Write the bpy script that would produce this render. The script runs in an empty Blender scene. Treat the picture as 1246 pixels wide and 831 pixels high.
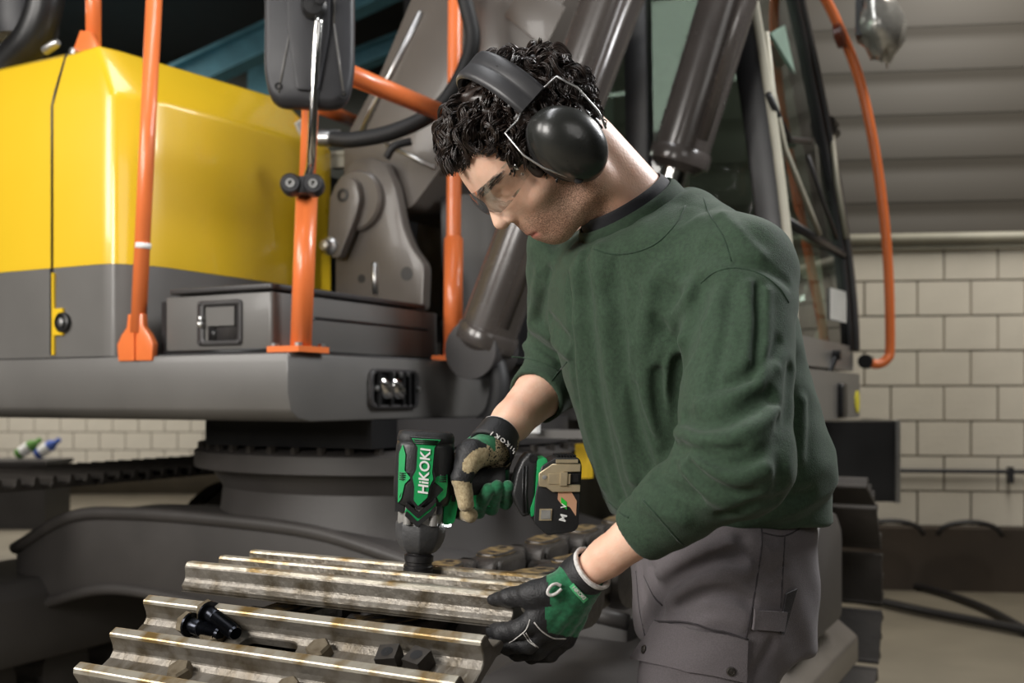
import bpy, bmesh, math, random
import numpy as np
from mathutils import Vector, Matrix

sc = bpy.context.scene
C = sc.collection
random.seed(7)

# ---------------------------------------------------------------- camera
F_PX, CX, HY, CZ = 1300.0, 623.0, 484.0, 1.08
cd = bpy.data.cameras.new('camera')
cam = bpy.data.objects.new('camera', cd); C.objects.link(cam)
cam.location = (0, 0, CZ); cam.rotation_euler = (math.pi/2, 0, 0)
cd.sensor_fit = 'HORIZONTAL'; cd.sensor_width = 36.0
cd.lens = 36.0*F_PX/1246.0
cd.shift_y = (HY-415.5)/1246.0
cd.clip_start = 0.05; cd.clip_end = 100
cd.dof.use_dof = True; cd.dof.focus_distance = 1.36; cd.dof.aperture_fstop = 5.0
sc.camera = cam

# ---------------------------------------------------------------- world, lights, exposure
w = bpy.data.worlds.new('hall_ambient'); sc.world = w; w.use_nodes = True
bg = w.node_tree.nodes['Background']
bg.inputs[0].default_value = (0.80, 0.88, 1.0, 1); bg.inputs[1].default_value = 0.11

def area(name, loc, target, size, power, col=(1, 1, 1), sy=None):
    ld = bpy.data.lights.new(name, 'AREA'); ld.energy = power; ld.color = col
    ld.shape = 'RECTANGLE'; ld.size = size; ld.size_y = sy or size
    o = bpy.data.objects.new(name, ld); C.objects.link(o)
    o.location = loc
    o.rotation_euler = (Vector(target)-Vector(loc)).to_track_quat('-Z', 'Y').to_euler()
    return o

area('softbox_light', (-2.1, -0.45, 2.05), (0.1, 1.5, 1.0), 1.1, 88, (1.0, 0.96, 0.91))
area('side_fill_light', (-3.2, 0.9, 2.6), (-0.9, 2.9, 1.3), 1.2, 70, (1.0, 0.96, 0.91))  # unseen fill, added to brighten the deck and hood
area('rim_softbox_light', (1.9, 2.3, 2.9), (0.25, 1.35, 1.2), 0.8, 70, (0.97, 0.98, 1.0))
area('front_fill_light', (1.3, -1.2, 2.4), (0.4, 1.5, 0.9), 1.3, 14, (1.0, 0.97, 0.93))  # unseen weak fill, added to lift the man from the front
area('hall_lamp_light', (2.6, 4.2, 4.2), (2.6, 5.0, 0.0), 0.6, 100, (1.0, 0.95, 0.87), 2.4)
area('hall_lamp_light', (-4.5, 9.0, 4.2), (-4.5, 9.8, 0.0), 0.6, 220, (1.0, 0.95, 0.88), 3.0)
area('hall_lamp_light', (-0.8, 1.6, 4.3), (-0.6, 2.2, 0.0), 0.5, 45, (0.97, 0.98, 1.0), 3.2)

vs = sc.view_settings
vs.view_transform = 'Standard'; vs.look = 'None'; vs.gamma = 1.0; vs.use_curve_mapping = False
vs.exposure = 0.0

# ---------------------------------------------------------------- helpers
def P(px, py, Y):
    return Vector(((px-CX)/F_PX*Y, Y, CZ-(py-HY)/F_PX*Y))

def hexc(r, g, b):
    f = lambda c: ((c/255)/12.92 if c/255 <= .04045 else ((c/255+.055)/1.055)**2.4)
    return (f(r), f(g), f(b))

def mat(name, col, rough=.5, metal=0., var=.12, scale=8., bump=0., bscale=60., col2=None, mix=.5, coat=0.,
        spec=.5, sheen=0., stretch=None, rvar=0.1, contrast=.2):
    m = bpy.data.materials.new(name); m.use_nodes = True
    nt = m.node_tree; N = nt.nodes; L = nt.links
    b = N['Principled BSDF']
    tc = N.new('ShaderNodeTexCoord'); mp = N.new('ShaderNodeMapping'); L.new(tc.outputs['Object'], mp.inputs[0])
    if stretch: mp.inputs['Scale'].default_value = stretch
    nz = N.new('ShaderNodeTexNoise'); nz.inputs['Scale'].default_value = scale; nz.inputs['Detail'].default_value = 6
    L.new(mp.outputs[0], nz.inputs['Vector'])
    cr = N.new('ShaderNodeValToRGB')
    c2 = col2 or tuple(c*(1-var) for c in col)
    c1 = col if col2 else tuple(min(1, c*(1+var)) for c in col)
    cr.color_ramp.elements[0].position = max(0, mix-contrast); cr.color_ramp.elements[1].position = min(1, mix+contrast)
    cr.color_ramp.elements[0].color = (*c2, 1); cr.color_ramp.elements[1].color = (*c1, 1)
    L.new(nz.outputs['Fac'], cr.inputs[0]); L.new(cr.outputs[0], b.inputs['Base Color'])
    b.inputs['Metallic'].default_value = metal
    mr = N.new('ShaderNodeMapRange'); mr.inputs[3].default_value = max(0.02, rough-rvar); mr.inputs[4].default_value = min(1, rough+rvar)
    L.new(nz.outputs['Fac'], mr.inputs[0]); L.new(mr.outputs[0], b.inputs['Roughness'])
    b.inputs['Specular IOR Level'].default_value = spec
    if coat: b.inputs['Coat Weight'].default_value = coat; b.inputs['Coat Roughness'].default_value = .08
    if sheen:
        b.inputs['Sheen Weight'].default_value = sheen; b.inputs['Sheen Roughness'].default_value = .5
    if bump:
        n2 = N.new('ShaderNodeTexNoise'); n2.inputs['Scale'].default_value = bscale; n2.inputs['Detail'].default_value = 4
        L.new(mp.outputs[0], n2.inputs['Vector'])
        bp = N.new('ShaderNodeBump'); bp.inputs['Strength'].default_value = bump; bp.inputs['Distance'].default_value = .004
        L.new(n2.outputs['Fac'], bp.inputs['Height']); L.new(bp.outputs[0], b.inputs['Normal'])
    return m

M = {}
M['block'] = mat('painted_block', hexc(214, 207, 192), .85, var=.07, scale=3, bump=.5, bscale=50)
M['mortar'] = mat('mortar', hexc(128, 120, 106), .95, var=.1, scale=6)
M['cladding'] = mat('cladding_sheet', hexc(70, 65, 57), .6, var=.10, scale=1.2, stretch=(.3, 1, 4))
M['cladding_dark'] = mat('dark_cladding_sheet', hexc(86, 88, 82), .7, var=.15, scale=1.2, stretch=(.3, 1, 4))
M['floor'] = mat('concrete_floor', hexc(128, 120, 104), .6, var=.16, scale=2.2, bump=.2, bscale=40)
M['kerb'] = mat('brown_kerb', hexc(60, 51, 42), .85, var=.25, scale=3, bump=.4)
M['ceiling'] = mat('dark_ceiling', hexc(40, 42, 44), .9)
M['teal'] = mat('teal_steel', hexc(92, 146, 162), .6, var=.15)
M['pipe'] = mat('pale_pipe', hexc(170, 166, 150), .45, var=.1)
M['yellow'] = mat('yellow_paint', hexc(230, 190, 40), .3, var=.03, scale=2, coat=.6)
M['grey'] = mat('charcoal_paint', hexc(100, 98, 95), .42, var=.08, scale=4, bump=.05, bscale=160, coat=.1)
M['greydk'] = mat('dark_charcoal_paint', hexc(58, 56, 56), .45, var=.12, scale=4, bump=.05, bscale=120)
M['boomgrey'] = mat('taupe_boom_paint', hexc(92, 86, 80), .4, var=.1, scale=5, coat=.15)
M['black'] = mat('black_paint', hexc(26, 26, 27), .4, var=.2, scale=6)
M['blackpl'] = mat('black_plastic', hexc(44, 44, 47), .5, var=.1, scale=20, bump=.12, bscale=400)
M['under'] = mat('undercarriage_paint', hexc(64, 61, 59), .5, var=.2, scale=3, bump=.1)
M['orange'] = mat('orange_paint', hexc(236, 124, 66), .32, var=.05, scale=5, coat=.3)
M['chrome'] = mat('polished_steel', (.75, .74, .72), .15, 1., var=.05)
M['bolt'] = mat('zinc_bolt', (.55, .55, .54), .35, 1., var=.1)
M['steel'] = mat('worn_shoe_steel', hexc(118, 113, 105), .40, .55, col2=hexc(82, 73, 58), mix=.46, contrast=.10, scale=26, stretch=(1.0, .5, 1), bump=.45, bscale=90, rvar=.16)
M['edge'] = mat('polished_grouser_steel', hexc(176, 170, 156), .34, .6, col2=hexc(138, 114, 72), mix=.46, contrast=.08, scale=30, stretch=(.8, .6, 1), bump=.3, bscale=80, rvar=.14)
M['link'] = mat('dark_forged_link', hexc(70, 66, 62), .38, .6, var=.25, scale=22, bump=.2, bscale=90)
M['rust'] = mat('rusty_link_top', hexc(140, 118, 78), .5, .5, col2=hexc(78, 68, 54), contrast=.1, scale=46, bump=.4, bscale=120)
M['cyl'] = mat('glossy_cylinder_paint', hexc(70, 65, 62), .26, var=.1, scale=6, coat=.35)
M['nut'] = mat('raw_nut_steel', hexc(132, 122, 104), .5, .6, col2=hexc(92, 80, 62), scale=60, bump=.2)
M['nutdk'] = mat('dark_nut_steel', hexc(66, 62, 58), .45, .6, var=.2, scale=50, bump=.15)
M['shank'] = mat('black_oiled_bolt', hexc(40, 42, 48), .25, .85, var=.2, scale=40)
M['hose'] = mat('rubber_hose', hexc(34, 32, 32), .45, var=.1)
M['rubber'] = mat('black_rubber', hexc(22, 22, 23), .6, var=.1)
M['plasticwrap'] = mat('silver_wrap', hexc(200, 198, 192), .2, .6, var=.2, scale=15, bump=.8, bscale=18)
M['white'] = mat('white_paint', hexc(235, 235, 232), .5, var=.03)
M['sticker'] = mat('yellow_sticker', hexc(226, 214, 40), .5, var=.03)
M['blueplastic'] = mat('blue_plastic', hexc(60, 90, 170), .5)
M['greenplastic'] = mat('green_plastic', hexc(90, 140, 60), .5)

def glass(name, col, alpha=.25, rough=.03, fk=1.):
    m = bpy.data.materials.new(name); m.use_nodes = True
    nt = m.node_tree; N = nt.nodes; L = nt.links
    for n in list(N): N.remove(n)
    out = N.new('ShaderNodeOutputMaterial'); mx = N.new('ShaderNodeMixShader')
    tr = N.new('ShaderNodeBsdfTransparent'); tr.inputs[0].default_value = (*col, 1)
    gl = N.new('ShaderNodeBsdfGlossy'); gl.inputs['Roughness'].default_value = rough
    fr = N.new('ShaderNodeFresnel'); fr.inputs[0].default_value = 1.5
    ad = N.new('ShaderNodeMath'); ad.operation = 'ADD'; ad.inputs[1].default_value = alpha
    sc_ = N.new('ShaderNodeMath'); sc_.operation = 'MULTIPLY'; sc_.inputs[1].default_value = fk
    L.new(fr.outputs[0], sc_.inputs[0]); L.new(sc_.outputs[0], ad.inputs[0]); L.new(ad.outputs[0], mx.inputs[0])
    L.new(tr.outputs[0], mx.inputs[1]); L.new(gl.outputs[0], mx.inputs[2]); L.new(mx.outputs[0], out.inputs[0])
    return m
M['cabglass'] = glass('tinted_cab_glass', (.50, .58, .53), .02, fk=.8)
M['clearlens'] = glass('clear_lens', (.965, .975, .975), .015, fk=.55)

class MB:
    """collects shapes; build() links them as ONE mesh object"""
    def __init__(s): s.bm = bmesh.new(); s.T = Matrix.Identity(4); s.mi = 0
    def _add(s, vs, fs, mi=None):
        bv = [s.bm.verts.new(s.T @ Vector(v)) for v in vs]
        out = []
        for f in fs:
            try:
                fc = s.bm.faces.new([bv[i] for i in f]); fc.material_index = s.mi if mi is None else mi; out.append(fc)
            except ValueError: pass
        return bv, out
    def box(s, lo, hi, bev=0., seg=2, R=None):
        x0, y0, z0 = lo; x1, y1, z1 = hi
        vs = [(x0,y0,z0),(x1,y0,z0),(x1,y1,z0),(x0,y1,z0),(x0,y0,z1),(x1,y0,z1),(x1,y1,z1),(x0,y1,z1)]
        if R is not None:
            c = Vector(((x0+x1)/2, (y0+y1)/2, (z0+z1)/2)); vs = [c + R @ (Vector(v)-c) for v in vs]
        bv, f = s._add(vs, [(3,2,1,0),(4,5,6,7),(0,1,5,4),(1,2,6,5),(2,3,7,6),(3,0,4,7)])
        if bev: s.bevel(f, bev, seg)
        return s
    def bevel(s, faces, w, seg=2, ang=20):
        es = set(e for f in faces for e in f.edges)
        es = [e for e in es if len(e.link_faces) == 2 and e.calc_face_angle(0) > math.radians(ang)]
        bmesh.ops.bevel(s.bm, geom=es, offset=w, segments=seg, affect='EDGES', profile=.5, clamp_overlap=True)
    def prism(s, poly, h0, h1, ax='z', bev=0., seg=2, mi=None):
        """poly 2-D; ax names the extrusion axis: x -> (h,a,b), y -> (a,h,b), z -> (a,b,h)"""
        mp = {'x': lambda a, b, h: (h, a, b), 'y': lambda a, b, h: (a, h, b), 'z': lambda a, b, h: (a, b, h)}[ax]
        n = len(poly)
        vs = [mp(a, b, h0) for a, b in poly]+[mp(a, b, h1) for a, b in poly]
        fs = [tuple(range(n)), tuple(range(2*n-1, n-1, -1))]+[(i, i+n, (i+1) % n+n, (i+1) % n) for i in range(n)]
        bv, f = s._add(vs, fs, mi)
        bmesh.ops.recalc_face_normals(s.bm, faces=f)
        if bev: s.bevel(f, bev, seg, 30)
        return s
    def tube(s, pts, r, n=12, caps=True, closed=False):
        pts = [Vector(p) for p in pts]; k = len(pts)
        rs = r if isinstance(r, (list, tuple)) else [r]*k
        ref = None; vs = []
        for i, p in enumerate(pts):
            a = pts[(i-1) % k] if (i > 0 or closed) else p; b = pts[(i+1) % k] if (i < k-1 or closed) else p
            t = (b-a).normalized()
            if ref is None:
                ref = t.orthogonal().normalized()
            ref = (ref - t*ref.dot(t)).normalized(); bi = t.cross(ref)
            for j in range(n):
                an = 2*math.pi*j/n
                vs.append(p + (ref*math.cos(an)+bi*math.sin(an))*rs[i])
        fs = []
        for i in range(k if closed else k-1):
            for j in range(n):
                fs.append((i*n+j, i*n+(j+1) % n, ((i+1) % k)*n+(j+1) % n, ((i+1) % k)*n+j))
        if caps and not closed:
            fs += [tuple(range(n-1, -1, -1)), tuple(range((k-1)*n, k*n))]
        s._add(vs, fs); return s
    def lathe(s, prof, n=24, o=(0, 0, 0), d=(0, 0, 1), caps=True, sx=1., sy=1.):
        """prof: list of (r, h) along direction d from o"""
        d = Vector(d).normalized(); a = d.orthogonal().normalized() if abs(d.z) < .999 else Vector((1, 0, 0)); b = d.cross(a); o = Vector(o)
        vs = []
        for r, h in prof:
            for j in range(n):
                an = 2*math.pi*j/n
                vs.append(o+d*h+a*(r*math.cos(an)*sx)+b*(r*math.sin(an)*sy))
        fs = []
        for i in range(len(prof)-1):
            for j in range(n):
                fs.append((i*n+j, i*n+(j+1) % n, (i+1)*n+(j+1) % n, (i+1)*n+j))
        if caps: fs += [tuple(range(n-1, -1, -1)), tuple(range((len(prof)-1)*n, len(prof)*n))]
        bv, f = s._add(vs, fs)
        bmesh.ops.recalc_face_normals(s.bm, faces=f)
        return s
    def grid(s, rows, mi=None, closed=False):
        n = len(rows[0]); vs = [p for r in rows for p in r]; fs = []
        for i in range(len(rows)-1):
            for j in range(n if closed else n-1):
                fs.append((i*n+j, i*n+(j+1) % n, (i+1)*n+(j+1) % n, (i+1)*n+j))
        return s._add(vs, fs, mi)
    def build(s, name, mats, parent=None, sharp=35, world=False):
        bm = s.bm
        if sharp is not None:
            th = math.radians(sharp)
            for f in bm.faces: f.smooth = True
            for e in bm.edges:
                if len(e.link_faces) == 2 and e.calc_face_angle(0) > th: e.smooth = False
        me = bpy.data.meshes.new(name); bm.to_mesh(me); bm.free()
        return link(name, me, mats, parent, world)

XF = {}
def link(name, me, mats, parent=None, world=False):
    if not isinstance(mats, (list, tuple)): mats = [mats]
    for m in mats: me.materials.append(M[m] if isinstance(m, str) else m)
    if world and parent is not None:
        Q = parent
        W = XF[Q.name]
        me.transform(W.inverted())
    o = bpy.data.objects.new(name, me); C.objects.link(o)
    if parent is not None:
        o.parent = parent; XF[o.name] = XF[parent.name]
    else: XF[o.name] = Matrix.Identity(4)
    return o

def tag(o, label=None, cat=None, group=None, kind=None):
    if label: o['label'] = label
    if cat: o['category'] = cat
    if group: o['group'] = group
    if kind: o['kind'] = kind
    return o

def thing(name, label, cat, loc=(0, 0, 0), rz=0., group=None, mtx=None):
    o = bpy.data.objects.new(name, None); C.objects.link(o); o.empty_display_size = .05
    mtx = mtx if mtx is not None else Matrix.Translation(loc) @ Matrix.Rotation(rz, 4, 'Z')
    o.matrix_world = mtx; XF[o.name] = mtx.copy()
    return tag(o, label, cat, group)

def struct(o): o['kind'] = 'structure'; return o

def textmesh(name, s, size, m, parent, mtx, extrude=.0004, bold=True, world=False, shear=0., sx=1.):
    cu = bpy.data.curves.new('txt', 'FONT'); cu.body = s; cu.size = size; cu.extrude = extrude
    cu.align_x = 'CENTER'; cu.align_y = 'CENTER'; cu.shear = shear
    if bold: cu.offset = size*.022
    cu.resolution_u = 3
    ob = bpy.data.objects.new('txt', cu); C.objects.link(ob)
    dg = bpy.context.evaluated_depsgraph_get(); dg.update()
    me = bpy.data.meshes.new_from_object(ob.evaluated_get(dg))
    bpy.data.objects.remove(ob); bpy.data.curves.remove(cu)
    me.materials.clear()
    me.transform(mtx @ Matrix.Diagonal((sx, 1, 1, 1)))
    return link(name, me, m, parent, world)

def frame(o, x, y):
    """matrix with origin o, local x along x, local z = x cross y"""
    x = Vector(x).normalized(); y = Vector(y); z = x.cross(y).normalized(); y = z.cross(x)
    return Matrix(((x.x, y.x, z.x, o[0]), (x.y, y.y, z.y, o[1]), (x.z, y.z, z.z, o[2]), (0, 0, 0, 1)))

def bez(pts, n=8):
    """Catmull-Rom through pts"""
    p = [Vector(a) for a in pts]; p = [p[0]*2-p[1]]+p+[p[-1]*2-p[-2]]; out = []
    for i in range(1, len(p)-2):
        for k in range(n):
            t = k/n
            out.append(.5*((2*p[i])+(p[i+1]-p[i-1])*t+(2*p[i-1]-5*p[i]+4*p[i+1]-p[i+2])*t*t+(3*p[i]-p[i-1]-3*p[i+1]+p[i+2])*t**3))
    out.append(p[-2]); return out

def rpoly(poly, r, n=4):
    """round the corners of a 2-D polygon; r number or list"""
    out = []; k = len(poly)
    for i in range(k):
        a, b, c = (Vector(poly[(i-1) % k]), Vector(poly[i]), Vector(poly[(i+1) % k]))
        rr = r[i] if isinstance(r, (list, tuple)) else r
        if rr <= 0: out.append(tuple(b)); continue
        d1 = (a-b); d2 = (c-b); q = min(rr, d1.length*.49, d2.length*.49)
        p1 = b+d1.normalized()*q; p2 = b+d2.normalized()*q
        for j in range(n+1):
            t = j/n; out.append(tuple(p1*(1-t)**2+b*2*t*(1-t)+p2*t*t))
    return out
# ================================================================ the hall
mb = MB(); mb.box((-9, -3, -.1), (7, 14, 0)); struct(mb.build('floor', 'floor'))
mb = MB(); mb.box((-9, -3, 4.8), (7, 14, 4.9)); struct(mb.build('ceiling', 'ceiling'))

def block_wall(name, x0, x1, z0, courses, origin, rz, mtl, bw=.293, bh=.2, back_h=1.96, joint=.011, depth=.09):
    """mortar slab with every block a part of its own, laid in half bond"""
    mtx = Matrix.Translation(origin) @ Matrix.Rotation(rz, 4, 'Z')
    mb = MB(); mb.box((x0, .012, 0), (x1, depth+.1, back_h)); w_ = mb.build(name, 'mortar'); w_.matrix_world = mtx; XF[w_.name] = mtx; struct(w_)
    proto = {}
    def piece(wd):
        k = round(wd, 3)
        if k not in proto:
            b = MB(); b.box((0, 0, 0), (wd, depth, bh-joint), .006, 1); me = bpy.data.meshes.new('block'); 
            for f in b.bm.faces: f.smooth = False
            b.bm.to_mesh(me); b.bm.free(); me.materials.append(M[mtl]); proto[k] = me
        return proto[k]
    rnd = random.Random(3)
    for c in range(courses):
        x = x0 - (bw/2 if c % 2 else 0)
        while x < x1-.02:
            a, b_ = max(x, x0), min(x+bw, x1)
            if b_-a > .05:
                o = bpy.data.objects.new('block', piece(b_-a-joint)); C.objects.link(o); o.parent = w_
                o.location = (a, rnd.uniform(-.002, .003), z0+c*bh)
            x += bw
    return w_

RZ = math.radians(-7)
WR = Vector((2.76, 6.05, 0))
wall_r = block_wall('wall_right', -2.2, 3.0, .354, 8, WR, RZ, 'block')
MR = XF[wall_r.name]
def on_wall(mb, name, m, z=None, st=True):
    o = mb.build(name, m); o.matrix_world = MR; XF[o.name] = MR
    if st: struct(o)
    return o
# upper cladding: horizontal box ribs
mb = MB(); mb.box((-2.3, .03, 1.95), (3.2, .2, 4.75)); wur = on_wall(mb, 'wall_upper_right', 'cladding')
def cladding(parent, x0, x1, z0, z1, st, m, y=.0):
    """each pressed sheet is a piece of its own, lapped over the one below"""
    mb = MB(); mb.prism([(y+.03, 0), (y-.002, 0), (y, st*.52), (y+.010, st*.64), (y+.010, st*.84), (y+.002, st*.96), (y+.002, st*1.0), (y+.03, st*1.0)], x0, x1, 'x')
    first = mb.build('cladding_panel', m, parent); k = 0
    while z0+k*st < z1:
        o = first if k == 0 else first.copy()
        if k: C.objects.link(o)
        o.location = (0, 0, z0+k*st); k += 1
cladding(wur, -2.3, 3.2, 1.95, 4.7, .25, 'cladding')
mb = MB(); mb.tube([(-2.3, -.05, 1.985), (3.2, -.05, 1.985)], .028, 14); on_wall(mb, 'trim_1', 'pipe')
mb = MB(); mb.box((-2.3, -.03, 1.925), (3.2, .1, 1.955), .004); on_wall(mb, 'trim_2', 'pipe')
mb = MB(); mb.box((-2.3, -.13, 0), (3.2, .0, .35), .015); on_wall(mb, 'baseboard_right', 'kerb')
mb = MB(); mb.tube([(-2.2, -.035, .665), (3.1, -.035, .665)], .012, 10)
for x in (-1.05, .05, .9): mb.box((x-.012, -.05, .6), (x+.012, .005, .69), .003)
o = on_wall(mb, 'wall_conduit', 'blackpl', st=False); tag(o, 'thin grey conduit running low along the block wall', 'pipe')
# return wall and distant wall
mb = MB(); mb.box((.44, 6.3, 0), (.6, 12.2, 4.8)); struct(mb.build('wall_return', 'cladding_dark'))
wall_b = block_wall('wall_back', -8.0, -1.0, .3, 4, Vector((0, 12.0, 0)), 0, 'block', back_h=1.9)
mb = MB(); mb.box((-9, .03, 1.9), (.6, .2, 4.75)); o = mb.build('wall_upper_back', 'cladding_dark'); o.location = (0, 12, 0); struct(o)
cladding(o, -9, .6, 1.9, 4.7, .3, 'cladding_dark')
mb = MB(); mb.box((-9.1, -3, 0), (-9, 14, 4.8)); struct(mb.build('wall_left', 'cladding_dark'))
mb = MB(); mb.box((6.9, -3, 0), (7, 14, 4.8)); struct(mb.build('wall_side', 'cladding_dark'))
mb = MB(); mb.box((-9, -3.1, 0), (7, -3, 4.8)); struct(mb.build('wall_front', 'cladding_dark'))

def ibeam(name, a, b, h, wd, label):
    a, b = Vector(a), Vector(b); t = (b-a); L_ = t.length
    poly = [(-wd/2, -h/2), (wd/2, -h/2), (wd/2, -h/2+.03), (.012, -h/2+.03), (.012, h/2-.03), (wd/2, h/2-.03), (wd/2, h/2), (-wd/2, h/2), (-wd/2, h/2-.03), (-.012, h/2-.03), (-.012, -h/2+.03), (-wd/2, -h/2+.03)]
    mb = MB(); mb.T = frame(a, t, Vector((-t.y, t.x, 0))); mb.prism(poly, 0, L_, 'x')
    return struct(mb.build(name, 'teal'))
ibeam('trim_3', P(70, 168, 9.6), P(520, -42, 9.0), .26, .2, '')
ibeam('trim_4', P(60, 220, 10.6), P(520, 40, 10.4), .18, .2, '')
mb = MB(); mb.box((-2.55, 10.3, 0), (-2.3, 10.5, 4.4), .01); struct(mb.build('trim_5', 'teal'))

# cables and litter on the floor
def cable(name, pts, r, label, m='hose'):
    mb = MB(); mb.tube(bez(pts, 8), r, 10); return tag(mb.build(name, m), label, 'cable', 'cables on the hall floor')
def fl(px, py, r): Y = CZ*F_PX/(py-HY); return (*P(px, py, Y).xy, r)
cable('floor_cable', [fl(1020, 702, .025), fl(1066, 710, .025), fl(1130, 722, .025), fl(1190, 742, .025), fl(1235, 765, .025), fl(1290, 800, .025)], .018, 'thinner black hose curving over the concrete floor below the kerb')
cable('floor_cable', [fl(1000, 727, .03), fl(1066, 738, .03), fl(1130, 752, .03), fl(1222, 770, .03), fl(1300, 786, .03)], .022, 'straighter black hose lying nearest the track on the concrete floor')
mb = MB(); mb.box((-.09, -.02, 0), (.07, .02, .012), .004); mb.box((.05, -.028, 0), (.1, .028, .014), .004)
o = mb.build('packing_strip', 'white'); o.location = (*fl(1185, 712, 0)[:2], 0); tag(o, 'small white strip lying on the floor by the kerb', 'litter')
# coiled hose arcs on top of the kerb
for i, px in enumerate((1085, 1180)):
    mb = MB(); pts = [(x, 0, .30+.075*math.sqrt(max(0, 1-(x/.17)**2))) for x in [-.17+.34*k/14 for k in range(15)]]
    mb.tube(pts, .014, 8); o = mb.build('hose_loop', 'hose')
    q = P(px, 650, 5.86 if i == 0 else 5.80); o.location = (q.x, q.y, 0.03); o.rotation_euler.z = RZ
    tag(o, ['dark hose loop resting against the kerb beside the track end', 'dark hose loop resting against the kerb nearest the photo edge'][i], 'hose', 'hose loops against the kerb')
# blurred bottles far left on a crate behind the machine
def far(px, py, Y): return P(px, py, Y)
q = far(30, 560, 9.0)
mb = MB(); mb.box((q.x-.5, q.y-.25, 0), (q.x+.28, q.y+.25, .52), .01); mb.box((q.x-.52, q.y-.27, .52), (q.x+.3, q.y+.27, .56), .008)
tag(mb.build('work_bench', 'greydk'), 'low dark bench far behind the machine at the left', 'bench')
for dx, m_, lab in ((-.02, 'greenplastic', 'green and white bottle lying on the far bench'), (.14, 'blueplastic', 'blue and white bottle lying on the far bench')):
    mb = MB(); d = Vector((.75, 0, .5)).normalized(); o0 = Vector((q.x+dx, q.y-.1, .60))
    mb.lathe([(.0, 0), (.04, .004), (.045, .02), (.045, .16), (.02, .2), (.02, .24), (0, .241)], 14, o0, d); mb.mi = 1
    mb.lathe([(.047, .05), (.047, .13)], 14, o0, d, caps=False)
    tag(mb.build('bottle', [m_, 'white']), lab, 'bottle', 'bottles on the far bench')

# ================================================================ the excavator (local x = machine forward, y = machine left)
EX0 = Vector((-.546, 2.6, 0))
EXM = Matrix.Translation(EX0) @ Matrix.Rotation(math.radians(-27.97), 4, 'Z')
exc = thing('excavator', 'yellow and charcoal crawler excavator with orange handrails and one track half stripped', 'excavator', mtx=EXM)
EXI = EXM.inverted()
def LP(px, py, Y): return EXI @ P(px, py, Y)
def ex(mb, name, m, parent=None, sharp=35): return mb.build(name, m, parent or exc, sharp)
DB, DT = 1.02, 1.19        # deck bottom and top

# side deck with curled-under edge; front face carries the lamp recess
mb = MB()
prof = [(.0, DT), (-.0, DB+.075), (.012, DB+.03), (.04, DB+.008), (.09, DB), (2.5, DB), (2.5, DT)]
mb.prism(prof, -3.2, 0, 'x', .006)
ex(mb, 'side_deck', 'grey')
mb = MB(); mb.box((-3.2, .02, DT-.001), (-.005, 2.45, DT+.004)); ex(mb, 'deck_plate', 'greydk')
# lamp recess on front face
yc = .45; zc = 1.105
mb = MB(); o_ = rpoly([(yc-.12, zc-.055), (yc+.12, zc-.055), (yc+.12, zc+.055), (yc-.12, zc+.055)], .03)
i_ = rpoly([(yc-.107, zc-.045), (yc+.107, zc-.045), (yc+.107, zc+.045), (yc-.107, zc+.045)], .024)
mb.grid([[(.001, a, b) for a, b in o_], [(.012, a, b) for a, b in o_], [(.012, a, b) for a, b in i_], [(.002, a, b) for a, b in i_]], closed=True)
lamp = ex(mb, 'front_lamp', 'greydk')
mb = MB(); mb.prism(i_, .0005, .003, 'x'); ex(mb, 'lamp_recess', 'black', lamp)
for k, dy in enumerate((-.055, .0)):
    mb = MB(); mb.lathe([(.0, .03), (.012, .028), (.018, .02), (.02, .0)], 16, (.003, yc+dy, zc), (1, 0, 0), sy=2.0 , sx=1.)
    ex(mb, 'lamp_bulb', 'chrome', lamp)
for dy in (-.085, -.028, .03, .06, .088):
    mb = MB(); mb.box((.004, yc+dy-.0045, zc-.046), (.02, yc+dy+.0045, zc+.046), .002, 1); ex(mb, 'lamp_bar', 'black', lamp)
for (dy, dz) in ((-.095, 0), (.11, .0), (.02, .04), (.06, .04), (-.02, .04)):
    mb = MB(); mb.lathe([(.008, 0), (.008, .006), (.0, .008)], 10, (.012, yc+dy, zc+dz), (1, 0, 0)); ex(mb, 'lamp_bolt', 'bolt', lamp)

# hood: yellow housing with chamfered corner, charcoal skirt
HX = -.555                                  # front face of the housing
def hood_ring(z, ins=0.):
    y0, y1 = .008+ins, .90
    return [(HX-2.4, y0, z), (HX-.10, y0, z), (HX-.06, y0+.006, z), (HX-.015-ins*.5, y0+.07, z), (HX-ins*.3, y0+.14, z), (HX-ins*.3, y1, z), (HX-2.4, y1, z)]
mb = MB()
r1 = hood_ring(1.905); r1[5] = (HX, .90, 1.93); r1[6] = (HX-2.4, .90, 1.93)
top = [(HX-2.4, .03, 2.05), (-.78, .03, 2.05), (-.70, .035, 2.06), (-.685, .10, 2.06), (-.672, .2, 2.06), (-.60, .70, 2.06), (HX-2.4, .72, 2.06)]
bv, fs = mb.grid([hood_ring(1.445), r1, top], closed=True)
mb.bm.faces.new([v for v in bv[14:21]][::-1])
bmesh.ops.recalc_face_normals(mb.bm, faces=mb.bm.faces[:])
es = [e for e in mb.bm.edges if len(e.link_faces) == 2 and e.calc_face_angle(0) > .25]
bmesh.ops.bevel(mb.bm, geom=es, offset=.014, segments=3, affect='EDGES', profile=.5, clamp_overlap=True)
hood = ex(mb, 'engine_hood', 'yellow', sharp=60)
mb = MB(); bv, fs = mb.grid([hood_ring(DT+.003), hood_ring(1.444)], closed=True)
bmesh.ops.recalc_face_normals(mb.bm, faces=mb.bm.faces[:]); mb.bevel(mb.bm.faces[:], .01, 2)
skirt = ex(mb, 'hood_skirt', 'grey', hood)
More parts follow.
